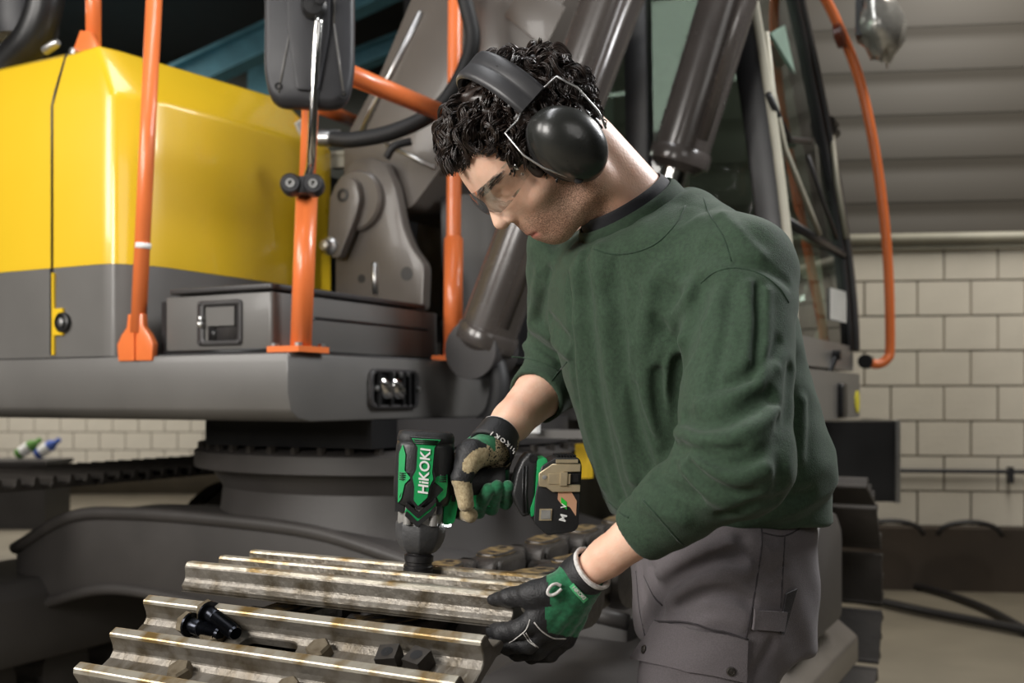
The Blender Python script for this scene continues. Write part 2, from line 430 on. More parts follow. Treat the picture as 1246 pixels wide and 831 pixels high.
# vertical panel gap on the side, latch bore, sticker, small yellow strip
xs = -.85
mb = MB(); mb.box((xs-.006, .0045, DT+.01), (xs+.006, .0085, 1.445)); mb.mi = 0
mb.tube([(xs, .008, 1.445), (xs, .008, 1.9), (xs+.008, .012, 1.94), (xs+.03, .032, 2.05)], .0045, 6); ex(mb, 'panel_gap', 'black', hood)
mb = MB(); mb.box((xs+.006, .0005, DT+.01), (xs+.014, .0075, 1.43), .002, 1); ex(mb, 'edge_strip', 'yellow', hood)
mb = MB(); mb.box((xs+.014, .001, 1.255), (xs+.05, .0075, 1.33), .006); mb.mi = 1
mb.lathe([(.028, 0), (.028, .01), (.022, .014), (.02, .006), (0, .006)], 18, (xs+.05, .006, 1.29), (0, -1, 0)); mb.mi = 2
mb.lathe([(.012, .0), (.012, .012), (0, .014)], 14, (xs+.05, .004, 1.29), (0, -1, 0))
ex(mb, 'side_latch', ['yellow', 'black', 'bolt'], hood)
q = LP(352, 128, 3.35)
mb = MB(); mb.box((HX-.012, .72, 1.955), (HX-.004, .80, 2.005), .003, 1, R=Matrix.Rotation(math.radians(35), 3, 'X')); ex(mb, 'sticker', 'white', hood)

# toolbox on the deck
tx0, tx1, ty0, ty1 = -.435, -.075, .03, .84
mb = MB(); mb.prism(rpoly([(tx0, ty0), (tx1, ty0), (tx1, ty1), (tx0, ty1)], [.004, .012, .06, .004], 4), DT+.012, 1.345, 'z', .004)
tb = ex(mb, 'toolbox', 'grey')
mb = MB(); mb.box((tx0-.005, ty0-.005, DT+.003), (tx1-.01, ty1-.02, DT+.014)); ex(mb, 'toolbox_base', 'black', tb)
mb = MB(); mb.prism(rpoly([(tx0+.01, ty0-.004), (tx1+.004, ty0-.004), (tx1+.004, ty1-.1), (tx0+.01, ty1-.1)], .014, 3), 1.352, 1.366, 'z', .004)
mb.box((tx0+.03, ty0+.02, 1.345), (tx1-.02, ty1-.12, 1.353)); ex(mb, 'toolbox_lid', 'greydk', tb)
mb = MB()
pts = [(tx1-.0005, .20+.5*k/10, 1.285-.005*(k > 9)) for k in range(11)]
mb.tube([(tx1+.0, .16, 1.272)]+[(tx1, .20, 1.29)]+[(tx1, .75, 1.29)], .0045, 6); ex(mb, 'pressed_rib', 'black', tb)
lx, lz = -.245, 1.272
mb = MB(); o_ = rpoly([(lx-.075, lz-.058), (lx+.075, lz-.058), (lx+.075, lz+.058), (lx-.075, lz+.058)], .012)
i_ = rpoly([(lx-.052, lz-.045), (lx+.062, lz-.045), (lx+.062, lz+.045), (lx-.052, lz+.045)], .008)
mb.grid([[(a, ty0, b) for a, b in o_], [(a, ty0-.005, b) for a, b in o_], [(a, ty0-.006, b) for a, b in i_], [(a, ty0-.0005, b) for a, b in i_]], closed=True)
mb.box((lx-.04, ty0-.002, lz-.045), (lx+.06, ty0-.0005, lz+.045))
lt = ex(mb, 'latch', 'greydk', tb)
mb = MB(); mb.box((lx-.036, ty0-.011, lz-.008), (lx+.056, ty0-.003, lz+.04), .003, 1); ex(mb, 'latch_flap', 'grey', tb)
mb = MB(); mb.box((lx-.036, ty0-.004, lz-.043), (lx-.012, ty0-.0015, lz-.012)); ex(mb, 'latch_slot', 'black', tb)
mb = MB(); mb.lathe([(.009, 0), (.009, .01), (.005, .014), (0, .015)], 12, (lx-.058, ty0-.005, lz-.002), (0, -1, 0)); mb.lathe([(.006, 0), (.006, .012), (0, .014)], 10, (lx-.056, ty0-.005, lz+.012), (0, -1, 0)); ex(mb, 'latch_lock', 'bolt', tb)
for (a, b) in ((-.065, .05), (.065, .05), (-.065, -.05), (.065, -.05)):
    mb = MB(); mb.lathe([(.004, 0), (.004, .004), (0, .005)], 8, (lx+a, ty0-.005, lz+b), (0, -1, 0)); ex(mb, 'rivet', 'greydk', tb)
mb = MB(); mb.box((tx0-.022, ty0+.005, DT+.01), (tx0-.004, ty0+.05, 1.335), .003); ex(mb, 'hinge_post', 'black', tb)

# orange handrails
def rail(pts, r, name='handrail'):
    mb = MB(); mb.tube(pts, r, 16); return ex(mb, name, 'orange')
b1 = LP(168, 432, 2.845); t1 = LP(188, -12, 2.80)
h1 = rail([b1+Vector((0, 0, .06)), t1], .0205)
mb = MB(); c = b1
bw = [(-.062, 0), (.062, 0), (.066, .045), (.05, .07), (.03, .09), (.026, .125), (-.026, .125), (-.03, .09), (-.05, .07), (-.066, .045)]
mb.prism([(c.x+a, DT-.012+b) for a, b in bw], c.y-.012, c.y+.008, 'y', .003)
mb.box((c.x-.004, c.y-.018, DT-.01), (c.x+.004, c.y+.0, DT+.105), .002, 1); ex(mb, 'rail_bracket', 'orange', h1)
mb = MB(); mb.tube([b1.lerp(t1, .295), b1.lerp(t1, .31)], .0208, 16); ex(mb, 'white_sleeve', 'white', h1)
b2 = LP(366, 424, 2.66); t2 = LP(383, -12, 2.62)
h2 = rail([b2, b2.lerp(t2, .45)], .0268); 
mb = MB(); mb.tube([b2.lerp(t2, .44), t2], .0205, 16); ex(mb, 'inner_tube', 'orange', h2)
mb = MB(); mb.box((b2.x-.07, b2.y-.045, DT+.003), (b2.x+.03, b2.y+.075, DT+.018), .003, 1); ex(mb, 'rail_foot', 'orange', h2)
for dx, dy in ((-.055, -.03), (.018, .06), (-.05, .06), (.018, -.03)):
    mb = MB(); mb.lathe([(.010, 0), (.010, .008), (0, .009)], 6, (b2.x+dx, b2.y+dy, DT+.018)); ex(mb, 'foot_bolt', 'bolt', h2)
mb = MB(); mb.tube([b2.lerp(t2, .452), b2.lerp(t2, .475)], .0208, 16); ex(mb, 'white_sleeve', 'white', h2)
b3 = LP(551, 434, 3.29); t3 = LP(554, -12, 3.29); b3.z = DT
h3 = rail([b3, b3.lerp(t3, .33)], .0295)
mb = MB(); mb.tube([b3.lerp(t3, .325), t3], .0225, 16); mb.lathe([(.0295, 0), (.0225, .01)], 16, b3.lerp(t3, .33), t3-b3, caps=False); ex(mb, 'inner_tube', 'orange', h3)
mb = MB(); mb.box((b3.x-.03, b3.y-.075, DT+.003), (b3.x+.05, b3.y+.055, DT+.018), .003, 1); ex(mb, 'rail_foot', 'orange', h3)
for dx, dy in ((.03, -.06), (.03, .04)):
    mb = MB(); mb.lathe([(.010, 0), (.010, .008), (0, .009)], 6, (b3.x+dx, b3.y+dy, DT+.018)); ex(mb, 'foot_bolt', 'bolt', h3)
rail([LP(385, 74, 2.66), LP(556, 145, 3.29)], .0265)
rail([LP(384, 128, 3.6), LP(441, 152, 4.2)], .024)
b4 = Vector((-.775, .085, 2.05)); h4 = rail([b4, b4+Vector((.0, .0, .4))], .021)
mb = MB(); mb.prism([(b4.x-.075, b4.z-.03), (b4.x+.06, b4.z-.015), (b4.x+.05, b4.z+.015), (b4.x+.02, b4.z+.06), (b4.x-.02, b4.z+.07)], b4.y-.03, b4.y-.015, 'y', .003); ex(mb, 'rail_bracket', 'orange', h4)
mb = MB(); mb.lathe([(.012, 0), (.012, .012), (0, .014)], 8, (b4.x-.04, b4.y-.03, b4.z+.01), (0, -1, 0)); ex(mb, 'bracket_bolt', 'bolt', h4)
# exhaust and hose cluster at the upper left, on the hood
q = LP(40, 45, 3.25)
mb = MB(); mb.tube(bez([q+Vector((-.2, 0, -.2)), q+Vector((-.12, 0, -.08)), q, q+Vector((.06, 0, .12)), q+Vector((.05, 0, .3))], 6), .055, 14); ex(mb, 'intake_hose', 'black')
mb = MB(); mb.lathe([(.09, -.1), (.1, -.06), (.1, .1), (.07, .14), (.0, .15)], 18, q+Vector((-.1, .05, .12)), (0, 0, 1)); ex(mb, 'air_filter', 'blackpl')
mb = MB(); mb.lathe([(.014, 0), (.014, .05), (.009, .06), (0, .06)], 10, q+Vector((.08, -.02, -.06)), (1, 0, .3)); ex(mb, 'hose_fitting', 'bolt')

# mirror on a chromed arm, clamped to the second post
mc = P(378, 42, 2.50)
mirm = EXI @ frame(mc, Vector((1, .12, 0)), Vector((0, 0, 1)))        # local x right, y up, z to the camera
mb = MB(); mb.T = mirm
sh = rpoly([(-.088, -.172), (.084, -.172), (.102, -.09), (.102, .24), (-.104, .24), (-.106, -.10)], [.04, .04, .04, .03, .03, .04], 5)
def off(poly, k): return [(a*k, b*k+.03*(1-k)) for a, b in poly]
rows = [[(a, b, -.02) for a, b in sh], [(a, b, .0) for a, b in sh], [(a, b, .016) for a, b in off(sh, .97)], [(a, b, .022) for a, b in off(sh, .90)]]
bv, fs = mb.grid(rows, closed=True); n = len(sh); mb.bm.faces.new(bv[3*n:4*n]); mb.bm.faces.new(bv[0:n][::-1])
mirror = ex(mb, 'wing_mirror', 'blackpl', sharp=50)
for poly in ([(-.03, -.14), (.02, -.14), (.045, .0), (.05, .22), (-.055, .22), (-.05, 0)],):
    mb = MB(); mb.T = mirm; mb.prism(rpoly(poly, .01), .02, .034, 'z', .004); ex(mb, 'back_rib', 'blackpl', mirror)
for a, b in (((-.072, -.145), (-.045, .0)), ((-.045, .0), (-.045, .22)), ((.078, -.145), (.055, .02)), ((.055, .02), (.058, .22))):
    mb = MB(); mb.T = mirm; mb.tube([(a[0], a[1], .021), (b[0], b[1], .021)], .003, 6); ex(mb, 'ridge', 'grey', mirror)
for a, b in ((-.072, -.13), (.078, -.145)):
    mb = MB(); mb.T = mirm; mb.lathe([(.009, 0), (.009, .004), (.005, .004), (.005, .0)], 10, (a, b, .02)); ex(mb, 'screw', 'black', mirror)
mb = MB(); mb.T = mirm; mb.lathe([(.03, .02), (.03, .05), (.022, .06), (0, .062)], 18, (.01, .05, 0)); mb.lathe([(.012, .055), (.012, .066), (0, .067)], 8, (.025, .06, 0)); ex(mb, 'ball_mount', 'black', mirror)
arm = bez([P(388, 22, 2.455), P(385, 60, 2.46), P(381, 140, 2.49), P(379, 185, 2.52), P(377, 205, 2.56), P(372, 222, 2.60)], 6)
mb = MB(); mb.tube([EXI @ p for p in arm], .0105, 12); ex(mb, 'mirror_arm', 'chrome', mirror)
cl = P(369, 227, 2.60); mb = MB(); mb.T = EXI @ frame(cl, Vector((1, .1, 0)), Vector((0, 0, 1)))
mb.lathe([(.0, -.02), (.03, -.02), (.034, -.01), (.034, .01), (.03, .02), (0, .02)], 20, (0, 0, 0), (0, 1, 0))
for s in (-1, 1): mb.lathe([(.024, -.03), (.026, -.02), (.026, .015), (.02, .024), (.012, .024), (.012, .016), (0, .016)], 16, (s*.027, 0, .018), (0, 0, 1))
ex(mb, 'arm_clamp', 'blackpl', mirror)
for s in (-1, 1):
    mb = MB(); mb.T = EXI @ frame(cl, Vector((1, .1, 0)), Vector((0, 0, 1))); mb.lathe([(.011, .01), (.011, .04), (.006, .04), (.006, .03), (0, .03)], 12, (s*.027, 0, .005)); ex(mb, 'clamp_screw', 'bolt', mirror)

# boom: tapered box beam with welded plates, foot bracket, pin
def side(px, py, y):
    p = P(px, py, 1.0); o = EXI @ Vector((0, 0, CZ)); d = (EXI @ p)-o; k = (y-o.y)/d.y; q = o+d*k; return (q.x, q.z)
YB0, YB1 = .86, 1.22
bp = [side(418, 172, YB0), side(462, 90, YB0), side(512, -30, YB0), side(705, -30, YB0), side(640, 80, YB0), side(540, 200, YB0), side(500, 254, YB0), side(450, 262, YB0), side(418, 225, YB0)]
mb = MB(); mb.prism(rpoly(bp, [.02, .02, 0, 0, .02, .05, .03, .08, .05], 4), YB0, YB1, 'y', .004); boom = ex(mb, 'boom', 'boomgrey')
mb = MB(); a = side(513, 15, YB0); b = side(438, 165, YB0); mb.tube([(a[0], YB0-.004, a[1]), (b[0], YB0-.004, b[1])], .009, 8); ex(mb, 'weld_seam', 'bolt', boom)
mb = MB(); a = side(470, 175, YB0); b = side(530, 205, YB0); mb.tube([(a[0], YB0-.002, a[1]), (b[0], YB0-.002, b[1])], .007, 8); ex(mb, 'weld_seam', 'bolt', boom)
mb = MB(); a = side(545, 200, YB0); b = side(660, 40, YB0); mb.tube([(a[0], YB0-.002, a[1]), (b[0], YB0-.002, b[1])], .008, 8); ex(mb, 'weld_seam', 'bolt', boom)
mb = MB(); a = side(615, 20, YB0); b = side(665, 60, YB0); c_ = side(690, 10, YB0); d_ = side(640, -20, YB0); mb.prism([a, b, c_, d_], YB0-.012, YB0, 'y', .003); ex(mb, 'reinforcing_plate', 'boomgrey', boom)
def hosepx(pts, r, name, m='hose'):
    mb = MB(); mb.tube(bez([LP(*p) for p in pts], 8), r, 12); return ex(mb, name, m)
hosepx([(400, 168, 3.25), (430, 170, 3.22), (480, 160, 3.2), (530, 135, 3.2), (560, 95, 3.2), (575, 50, 3.2), (568, 10, 3.2), (560, -20, 3.2)], .024, 'hydraulic_hose', 'rubber')
hosepx([(470, 192, 3.2), (480, 178, 3.19), (500, 172, 3.2)], .012, 'hydraulic_hose', 'rubber')
mb = MB(); q = LP(402, 168, 3.25); mb.lathe([(.026, -.03), (.026, .03), (.02, .05), (.0, .05)], 12, q, LP(390, 168, 3.25)-q); ex(mb, 'hose_fitting', 'bolt')
# pale pipework seen over the hood end
q = LP(418, 186, 3.7); mb = MB(); mb.tube([q+Vector((-.1, 0, .0)), q+Vector((.1, 0, -.01))], .014, 8); mb.tube([q+Vector((-.06, 0, .05)), q+Vector((.1, 0, .02))], .01, 8); mb.box(tuple(q+Vector((-.05, -.01, -.05))), tuple(q+Vector((.03, .02, -.01))), .005); ex(mb, 'steel_pipework', 'pipe')
# foot bracket plate
YF = .80
fp = [side(418, 214, YF), side(428, 196, YF), side(448, 190, YF), side(468, 198, YF), side(480, 225, YF), side(490, 275, YF), side(500, 300, YF), side(516, 322, YF), side(514, 378, YF), side(408, 372, YF), side(408, 320, YF), side(414, 260, YF)]
mb = MB(); mb.prism(rpoly(fp, .02, 3), YF, YF+.045, 'y', .004); fb = ex(mb, 'boom_foot_bracket', 'boomgrey')
mb = MB(); mb.prism(rpoly(fp, .02, 3), 1.26, 1.305, 'y', .004); ex(mb, 'boom_foot_bracket', 'boomgrey')
c_ = side(437, 245, YF); mb = MB(); mb.lathe([(.0, .0), (.10, 0), (.10, .018), (.092, .026), (0, .026)], 32, (c_[0], YF, c_[1]), (0, -1, 0)); ex(mb, 'pin_boss', 'boomgrey', fb)
kp = [side(432, 218, YF), side(445, 222, YF), side(450, 245, YF), side(444, 268, YF), side(424, 318, YF), side(410, 312, YF), side(414, 240, YF)]
mb = MB(); mb.prism(rpoly(kp, .022, 4), YF-.055, YF-.02, 'y', .004); ex(mb, 'keeper_plate', 'boomgrey', fb)
c_ = side(430, 241, YF); mb = MB(); mb.lathe([(.022, 0), (.022, .004), (.012, .005), (.012, .0), (0, .0)], 16, (c_[0], YF-.054, c_[1]), (0, -1, 0)); ex(mb, 'pin_bore', 'black', fb)
c_ = side(414, 302, YF); mb = MB(); mb.lathe([(.03, 0), (.03, .012), (.02, .02), (.016, .04), (0, .042)], 16, (c_[0], YF-.05, c_[1]), (0, -1, 0)); ex(mb, 'keeper_bolt', 'bolt', fb)
for px, py, r in ((495, 333, .022), (440, 339, .014)):
    c_ = side(px, py, YF); mb = MB(); mb.lathe([(r, 0), (r, .002), (0, .002)], 18, (c_[0], YF, c_[1]), (0, -1, 0)); ex(mb, 'bracket_hole', 'black', fb)
a = side(456, 320, YF); b = side(457, 358, YF); mb = MB(); mb.tube([(a[0], YF, a[1]), (b[0], YF, b[1])], .011, 8); ex(mb, 'weld_seam', 'bolt', fb)
# dark housing behind the third post
mb = MB(); mb.box((-.15, .95, DT), (.12, 1.9, 1.74), .02); ex(mb, 'swing_motor_cover', 'black')
q = side(530, 268, .9); mb = MB(); mb.box((-.6, 1.9, DT), (-.1, 2.4, 2.2), .03); ex(mb, 'rear_cover', 'black')
mb = MB(); mb.box((-2.9, .93, DT), (-.75, 2.4, 1.9), .03); ex(mb, 'machinery_housing', 'black')

# boom cylinders
def cyl(y, f0, z0, f1, z1, r, nm='boom_cylinder', cut=None):
    a = Vector((f0, y, z0)); b = Vector((f1, y, z1)); d = (b-a).normalized(); L_ = (b-a).length
    c0 = cut or 0.
    mb = MB(); mb.lathe([(r*.78, c0), (r, c0+.02), (r, L_)], 32, a, d); o = ex(mb, nm, 'cyl')
    mb = MB(); mb.lathe([(r*1.08, c0+.02), (r*1.1, c0+.03), (r*1.1, c0+.06), (r*1.04, c0+.07)], 32, a, d); ex(mb, 'gland_collar', 'cyl', o)
    if c0: mb = MB(); mb.lathe([(r*.55, 0), (r*.55, c0+.03)], 24, a, d); ex(mb, 'piston_rod', 'chrome', o)
    mb = MB(); mb.lathe([(r*1.0, -.07), (r*1.0, .07)], 24, a, (0, 1, 0)); ex(mb, 'cylinder_eye', 'greydk', o)
    sd = Vector((-d.z, 0, d.x)); s2 = Vector((0, -1, 0))
    off_ = (s2*.75-sd*.75)*r
    mb = MB(); mb.tube([a+d*(c0+.1)+off_*1.3, a+d*L_+off_*1.3], .018, 10); ex(mb, 'steel_pipe', 'cyl', o)
    return o
cyl(.72, .135, 1.22, .60, 2.30, .086)
cyl(1.30, .38, 1.35, .84, 2.75, .092, cut=.5)
q = LP(600, 470, 3.15); mb = MB(); mb.tube(bez([LP(575, 430, 3.2), LP(598, 434, 3.15), LP(608, 465, 3.12), LP(602, 500, 3.12), LP(585, 520, 3.15)], 6), .03, 12); ex(mb, 'hydraulic_hose', 'rubber')
q = LP(571, 412, 3.35); mb = MB(); mb.lathe([(.018, -.06), (.018, 0), (.024, 0), (.024, .03), (.015, .035), (.015, .07), (0, .075)], 12, q); ex(mb, 'grease_fitting', 'nutdk')

# cab
CX1, CY0, CY1 = .86, 1.42, 2.50
def pil(name, pts, w_, d_, m='greydk', parent=None):
    """rectangular-section pillar along pts"""
    mb = MB(); rows = []
    for (x, y, z) in pts: rows.append([(x-d_/2, y-w_/2, z), (x+d_/2, y-w_/2, z), (x+d_/2, y+w_/2, z), (x-d_/2, y+w_/2, z)])
    bv, fs = mb.grid(rows, closed=True); mb.bm.faces.new(bv[-4:]); mb.bm.faces.new(bv[:4][::-1])
    bmesh.ops.recalc_face_normals(mb.bm, faces=mb.bm.faces[:]); mb.bevel(mb.bm.faces[:], .012, 2, 30)
    return ex(mb, name, m, parent)
mb = MB(); mb.box((-.85, CY0, 1.19), (CX1+.02, CY1, 1.29), .02); cab = ex(mb, 'cab', 'grey')
mb = MB(); mb.box((-.85, CY0+.02, 1.0), (CX1+.04, CY1+.03, 1.178), .025); ex(mb, 'cab_floor_frame', 'grey')
xf = lambda z: CX1 - .13*max(0, (z-1.3))**1.4*.9       # raked screen
front = [(xf(z), z) for z in [1.27+k*.1 for k in range(18)]]
fy = lambda z: CY1 - .02-.14*max(0, z-1.6)**1.3
pil('front_pillar', [(x-.02, CY0+.03, z) for x, z in front], .055, .10, 'black', cab)
pil('pillar_trim', [(x+.03, CY0+.005, z) for x, z in front], .018, .03, 'pipe', cab)
pil('front_pillar', [(x-.02, fy(z)-.03, z) for x, z in front], .05, .10, 'black', cab)
pil('pillar_trim', [(x+.035, fy(z), z) for x, z in front], .03, .03, 'greydk', cab)
pil('rear_pillar', [(-.55, CY0+.04, 1.25), (-.55, CY0+.04, 2.97)], .07, .14, 'black', cab)
pil('rear_pillar', [(-.55, CY1-.04, 1.25), (-.55, CY1-.3, 2.97)], .07, .14, 'black', cab)
pil('middle_pillar', [(.36, CY0+.04, 1.25), (.33, CY0+.04, 2.97)], .06, .09, 'black', cab)
mb = MB(); mb.box((-.65, CY0, 2.94), (.62, CY1-.2, 3.05), .03); ex(mb, 'cab_roof', 'black', cab)
# screen panes: upper and lower with a bar between
zb = 1.66
def pane(z0, z1, name='front_pane'):
    mb = MB(); rows = []
    for k in range(9):
        z = z0+(z1-z0)*k/8; rows.append([(xf(z)+.012, CY0+.04+(fy(z)-CY0-.08)*j/8, z) for j in range(9)])
    mb.grid(rows); return ex(mb, name, 'cabglass', cab)
pane(1.29, zb-.02); pane(zb+.02, 2.93)
mb = MB(); mb.tube([(xf(zb)+.02, CY0+.03, zb), (xf(zb)+.02, fy(zb)-.02, zb)], .016, 8); ex(mb, 'screen_bar', 'black', cab)
mb = MB(); mb.grid([[(-.5, CY0+.03, 1.5), (.32, CY0+.03, 1.5)], [(-.5, CY0+.03, 2.93), (.32, CY0+.03, 2.93)]]); ex(mb, 'side_pane', 'cabglass', cab)
mb = MB(); mb.grid([[(.40, CY0+.03, 1.5), (.8, CY0+.03, 1.5)], [(.38, CY0+.03, 2.93), (.63, CY0+.03, 2.93)]]); ex(mb, 'side_pane', 'cabglass', cab)
mb = MB(); mb.grid([[(-.5, CY1-.03, 1.3), (.82, CY1-.03, 1.3)], [(-.5, CY1-.27, 2.93), (.6, CY1-.27, 2.93)]]); ex(mb, 'door_pane', 'cabglass', cab)
mb = MB(); mb.box((-.5, CY0+.005, 1.27), (.82, CY0+.06, 1.5), .02); ex(mb, 'side_panel', 'black', cab)
# seat and console silhouettes inside
mb = MB(); mb.box((-.25, 1.75, 1.3), (.25, 2.2, 1.72), .06, 3); mb.box((-.32, 1.77, 1.7), (-.16, 2.18, 2.4), .06, 3); mb.box((-.3, 1.85, 2.42), (-.18, 2.1, 2.6), .05, 3); ex(mb, 'driver_seat', 'rubber', cab)
mb = MB(); mb.box((.2, 1.62, 1.3), (.42, 1.74, 1.85), .03); mb.tube(bez([(.35, 1.68, 1.85), (.4, 1.69, 1.95), (.39, 1.69, 2.06)], 4), .022, 10); ex(mb, 'control_console', 'rubber', cab)
# crumpled plastic sheet left inside the cab
mb = MB(); rnd2 = random.Random(9); rows = []; pc = LP(968, 385, 3.95)
for i in range(11):
    th = math.pi*i/10; rows.append([pc+Vector((.08*math.sin(th)*math.cos(2*math.pi*j/16), .14*math.sin(th)*math.sin(2*math.pi*j/16), .15*math.cos(th)))*rnd2.uniform(.7, 1.15)*1. if False else pc+Vector((.08*math.sin(th)*math.cos(2*math.pi*j/16), .14*math.sin(th)*math.sin(2*math.pi*j/16), .15*math.cos(th)))*rnd2.uniform(.7, 1.15) for j in range(16)])
mb.grid(rows, closed=True); ex(mb, 'plastic_sheet', 'plasticwrap', cab, sharp=5)
# wiper linkage on the screen, sticker, mirror bracket, hinges
def scr(px, py, dd=.03):   # point on the screen surface for a pixel
    z = 1.8; q = None
    o = EXI @ Vector((0, 0, CZ)); d = (EXI @ P(px, py, 1.0))-o
    k = 3.5
    for _ in range(30):
        q = o+d*k; k += (xf(q.z)+.012+dd-q.x)/d.x
    return q
def wip(pts, r, name, m): mb = MB(); mb.tube([scr(*p) for p in pts], r, 8); return ex(mb, name, m, cab)
wip([(932, 40), (940, 110), (955, 180), (985, 255), (997, 285)], .010, 'wiper_arm', 'pipe')
wip([(983, 190), (1003, 250), (1018, 290)], .008, 'wiper_blade', 'greydk')
wip([(1012, 165), (1018, 220), (1030, 290)], .011, 'gas_strut', 'pipe')
wip([(935, 115), (960, 170), (985, 172)], .012, 'inner_handle', 'black')
mb = MB(); a, b, c_, d_ = scr(1010, 350, .006), scr(1030, 355, .006), scr(1030, 393, .006), scr(1010, 388, .006)
mb.grid([[d_, c_], [a, b]]); bmesh.ops.solidify(mb.bm, geom=mb.bm.faces[:], thickness=.003); ex(mb, 'paper_notice', 'white', cab)
mb = MB(); a, b, c_ = scr(938, 40, .006), scr(955, 30, .006), scr(968, 90, .006); mb.grid([[a, b], [a.lerp(c_, .9), c_]]); bmesh.ops.solidify(mb.bm, geom=mb.bm.faces[:], thickness=.003); ex(mb, 'window_sticker', mat('pale_green_film', hexc(170, 196, 184), .5), cab)
for px, py in ((1012, 150), (1014, 160)):
    mb = MB(); mb.lathe([(.022, -.04), (.022, .04)], 12, scr(px, py, .03), (0, 1, 0)); ex(mb, 'screen_hinge', 'nutdk', cab)
# lower wiper arm on the cab frame
q0, q1 = LP(1017, 432, 4.02), LP(993, 488, 3.95)
mb = MB(); mb.tube([q0, q1], .014, 10); mb.lathe([(.03, -.03), (.03, .03)], 14, q1, (1, 0, 0)); mb.lathe([(.02, -.02), (.02, .02)], 12, q0, (1, 0, 0)); ex(mb, 'door_strut', 'black', cab)
q = LP(1025, 487, 4.05)
mb = MB(); mb.prism(rpoly([(q.y-.05, q.z-.065), (q.y+.05, q.z-.065), (q.y+.05, q.z+.065), (q.y-.05, q.z+.065)], .02), CX1+.035, CX1+.06, 'x', .006); ex(mb, 'cab_lamp', 'black', cab)
q = LP(1046, 489, 4.15); mb = MB(); mb.lathe([(.0, 0), (.045, 0), (.045, .004), (0, .005)], 20, (CX1+.04, CY1-.03, q.z), (1, 0, 0)); ex(mb, 'reflector_sticker', 'sticker', cab)
# grab bar beside the cab door
mb = MB(); mb.tube(bez([LP(1056, 441, 4.45), LP(1068, 443, 4.45), LP(1079, 437, 4.45), LP(1083, 420, 4.45), LP(1081, 330, 4.42), LP(1074, 250, 4.4), LP(1062, 170, 4.38), LP(1045, 95, 4.36), LP(1024, 40, 4.34), LP(1005, 0, 4.32), LP(990, -20, 4.3)], 6), .020, 14); gb = ex(mb, 'grab_bar', 'orange')
mb = MB(); q = LP(1054, 440, 4.45); mb.lathe([(.03, -.03), (.03, .03)], 14, q, (0, 1, 0)); ex(mb, 'bar_clamp', 'black', gb)
q = LP(1017, 45, 4.34); mb = MB(); mb.lathe([(.0, -.01), (.05, 0), (.05, .03), (0, .04)], 16, q, (1, 0, .2)); ex(mb, 'side_reflector', mat('brown_red_lens', hexc(110, 48, 28), .3), gb)
# plastic wrapped mirror at the top right
wm = LP(1072, 30, 4.2)
mb = MB(); rnd = random.Random(5)
rows = []
for i in range(9):
    th = math.pi*i/8; ring = []
    for j in range(14):
        ph = 2*math.pi*j/14; k = 1+rnd.uniform(-.2, .2)
        ring.append(wm+Vector((.09*math.sin(th)*math.cos(ph)*k, .15*math.sin(th)*math.sin(ph)*k, .13*math.cos(th)*k)))
    rows.append(ring)
mb.grid(rows, closed=True); wr = ex(mb, 'wrapped_mirror', 'plasticwrap', sharp=12)
mb = MB(); mb.prism([(wm.y-.02, wm.z-.08), (wm.y+.09, wm.z-.04), (wm.y+.13, wm.z-.14), (wm.y+.10, wm.z-.11)], wm.x+.0, wm.x+.008, 'x'); ex(mb, 'loose_film', 'plasticwrap', wr)
mb = MB(); mb.box((wm.x-.085, wm.y-.07, wm.z-.05), (wm.x-.06, wm.y+.08, wm.z+.13), .01); ex(mb, 'mirror_shell', 'black', wr)
mb = MB(); mb.tube([wm+Vector((0, 0, .1)), wm+Vector((-.1, -.05, .4))], .014, 8); ex(mb, 'mirror_stem', 'black', wr)
# black step box under the cab
b0 = LP(1040, 560, 4.75)
mb = MB(); mb.T = Matrix.Translation(b0) @ Matrix.Rotation(math.radians(28), 4, 'Z')
mb.box((-.45, -.1, -.175), (.145, .35, .175), .012); sb = ex(mb, 'step_box', 'black')
mb = MB(); mb.T = Matrix.Translation(b0) @ Matrix.Rotation(math.radians(28), 4, 'Z'); mb.box((.143, -.11, -.18), (.163, .35, .18), .004); ex(mb, 'edge_rail', 'bolt', sb)

# slewing ring, centre turret and cross frame
SC = Vector((-.33, .95, 0))
mb = MB(); mb.lathe([(.54, .93), (.58, .94), (.58, 1.02)], 64, SC); ex(mb, 'slewing_ring', 'greydk')
mb = MB(); mb.lathe([(.63, .86), (.65, .865), (.65, .915), (.61, .93)], 64, SC); rg = ex(mb, 'ring_flange', 'under')
for k in range(48):
    an = 2*math.pi*k/48
    if k == 0:
        mb = MB(); mb.lathe([(.014, 0), (.014, .02), (0, .021)], 6, (0, 0, 0)); rb = ex(mb, 'ring_bolt', 'nutdk', rg); ob = rb
    else:
        ob = rb.copy(); C.objects.link(ob)
    ob.location = (SC.x+.625*math.cos(an), SC.y+.625*math.sin(an), .92)
mb = MB(); mb.lathe([(.60, .60), (.57, .72), (.56, .80), (.60, .862), (.0, .87)], 64, SC); ex(mb, 'turret', 'under')
mb = MB(); mb.box((side(250, 515, .35)[0], .35, .94), (.0, 2.3, 1.019), .01); ex(mb, 'platform_frame', 'black')
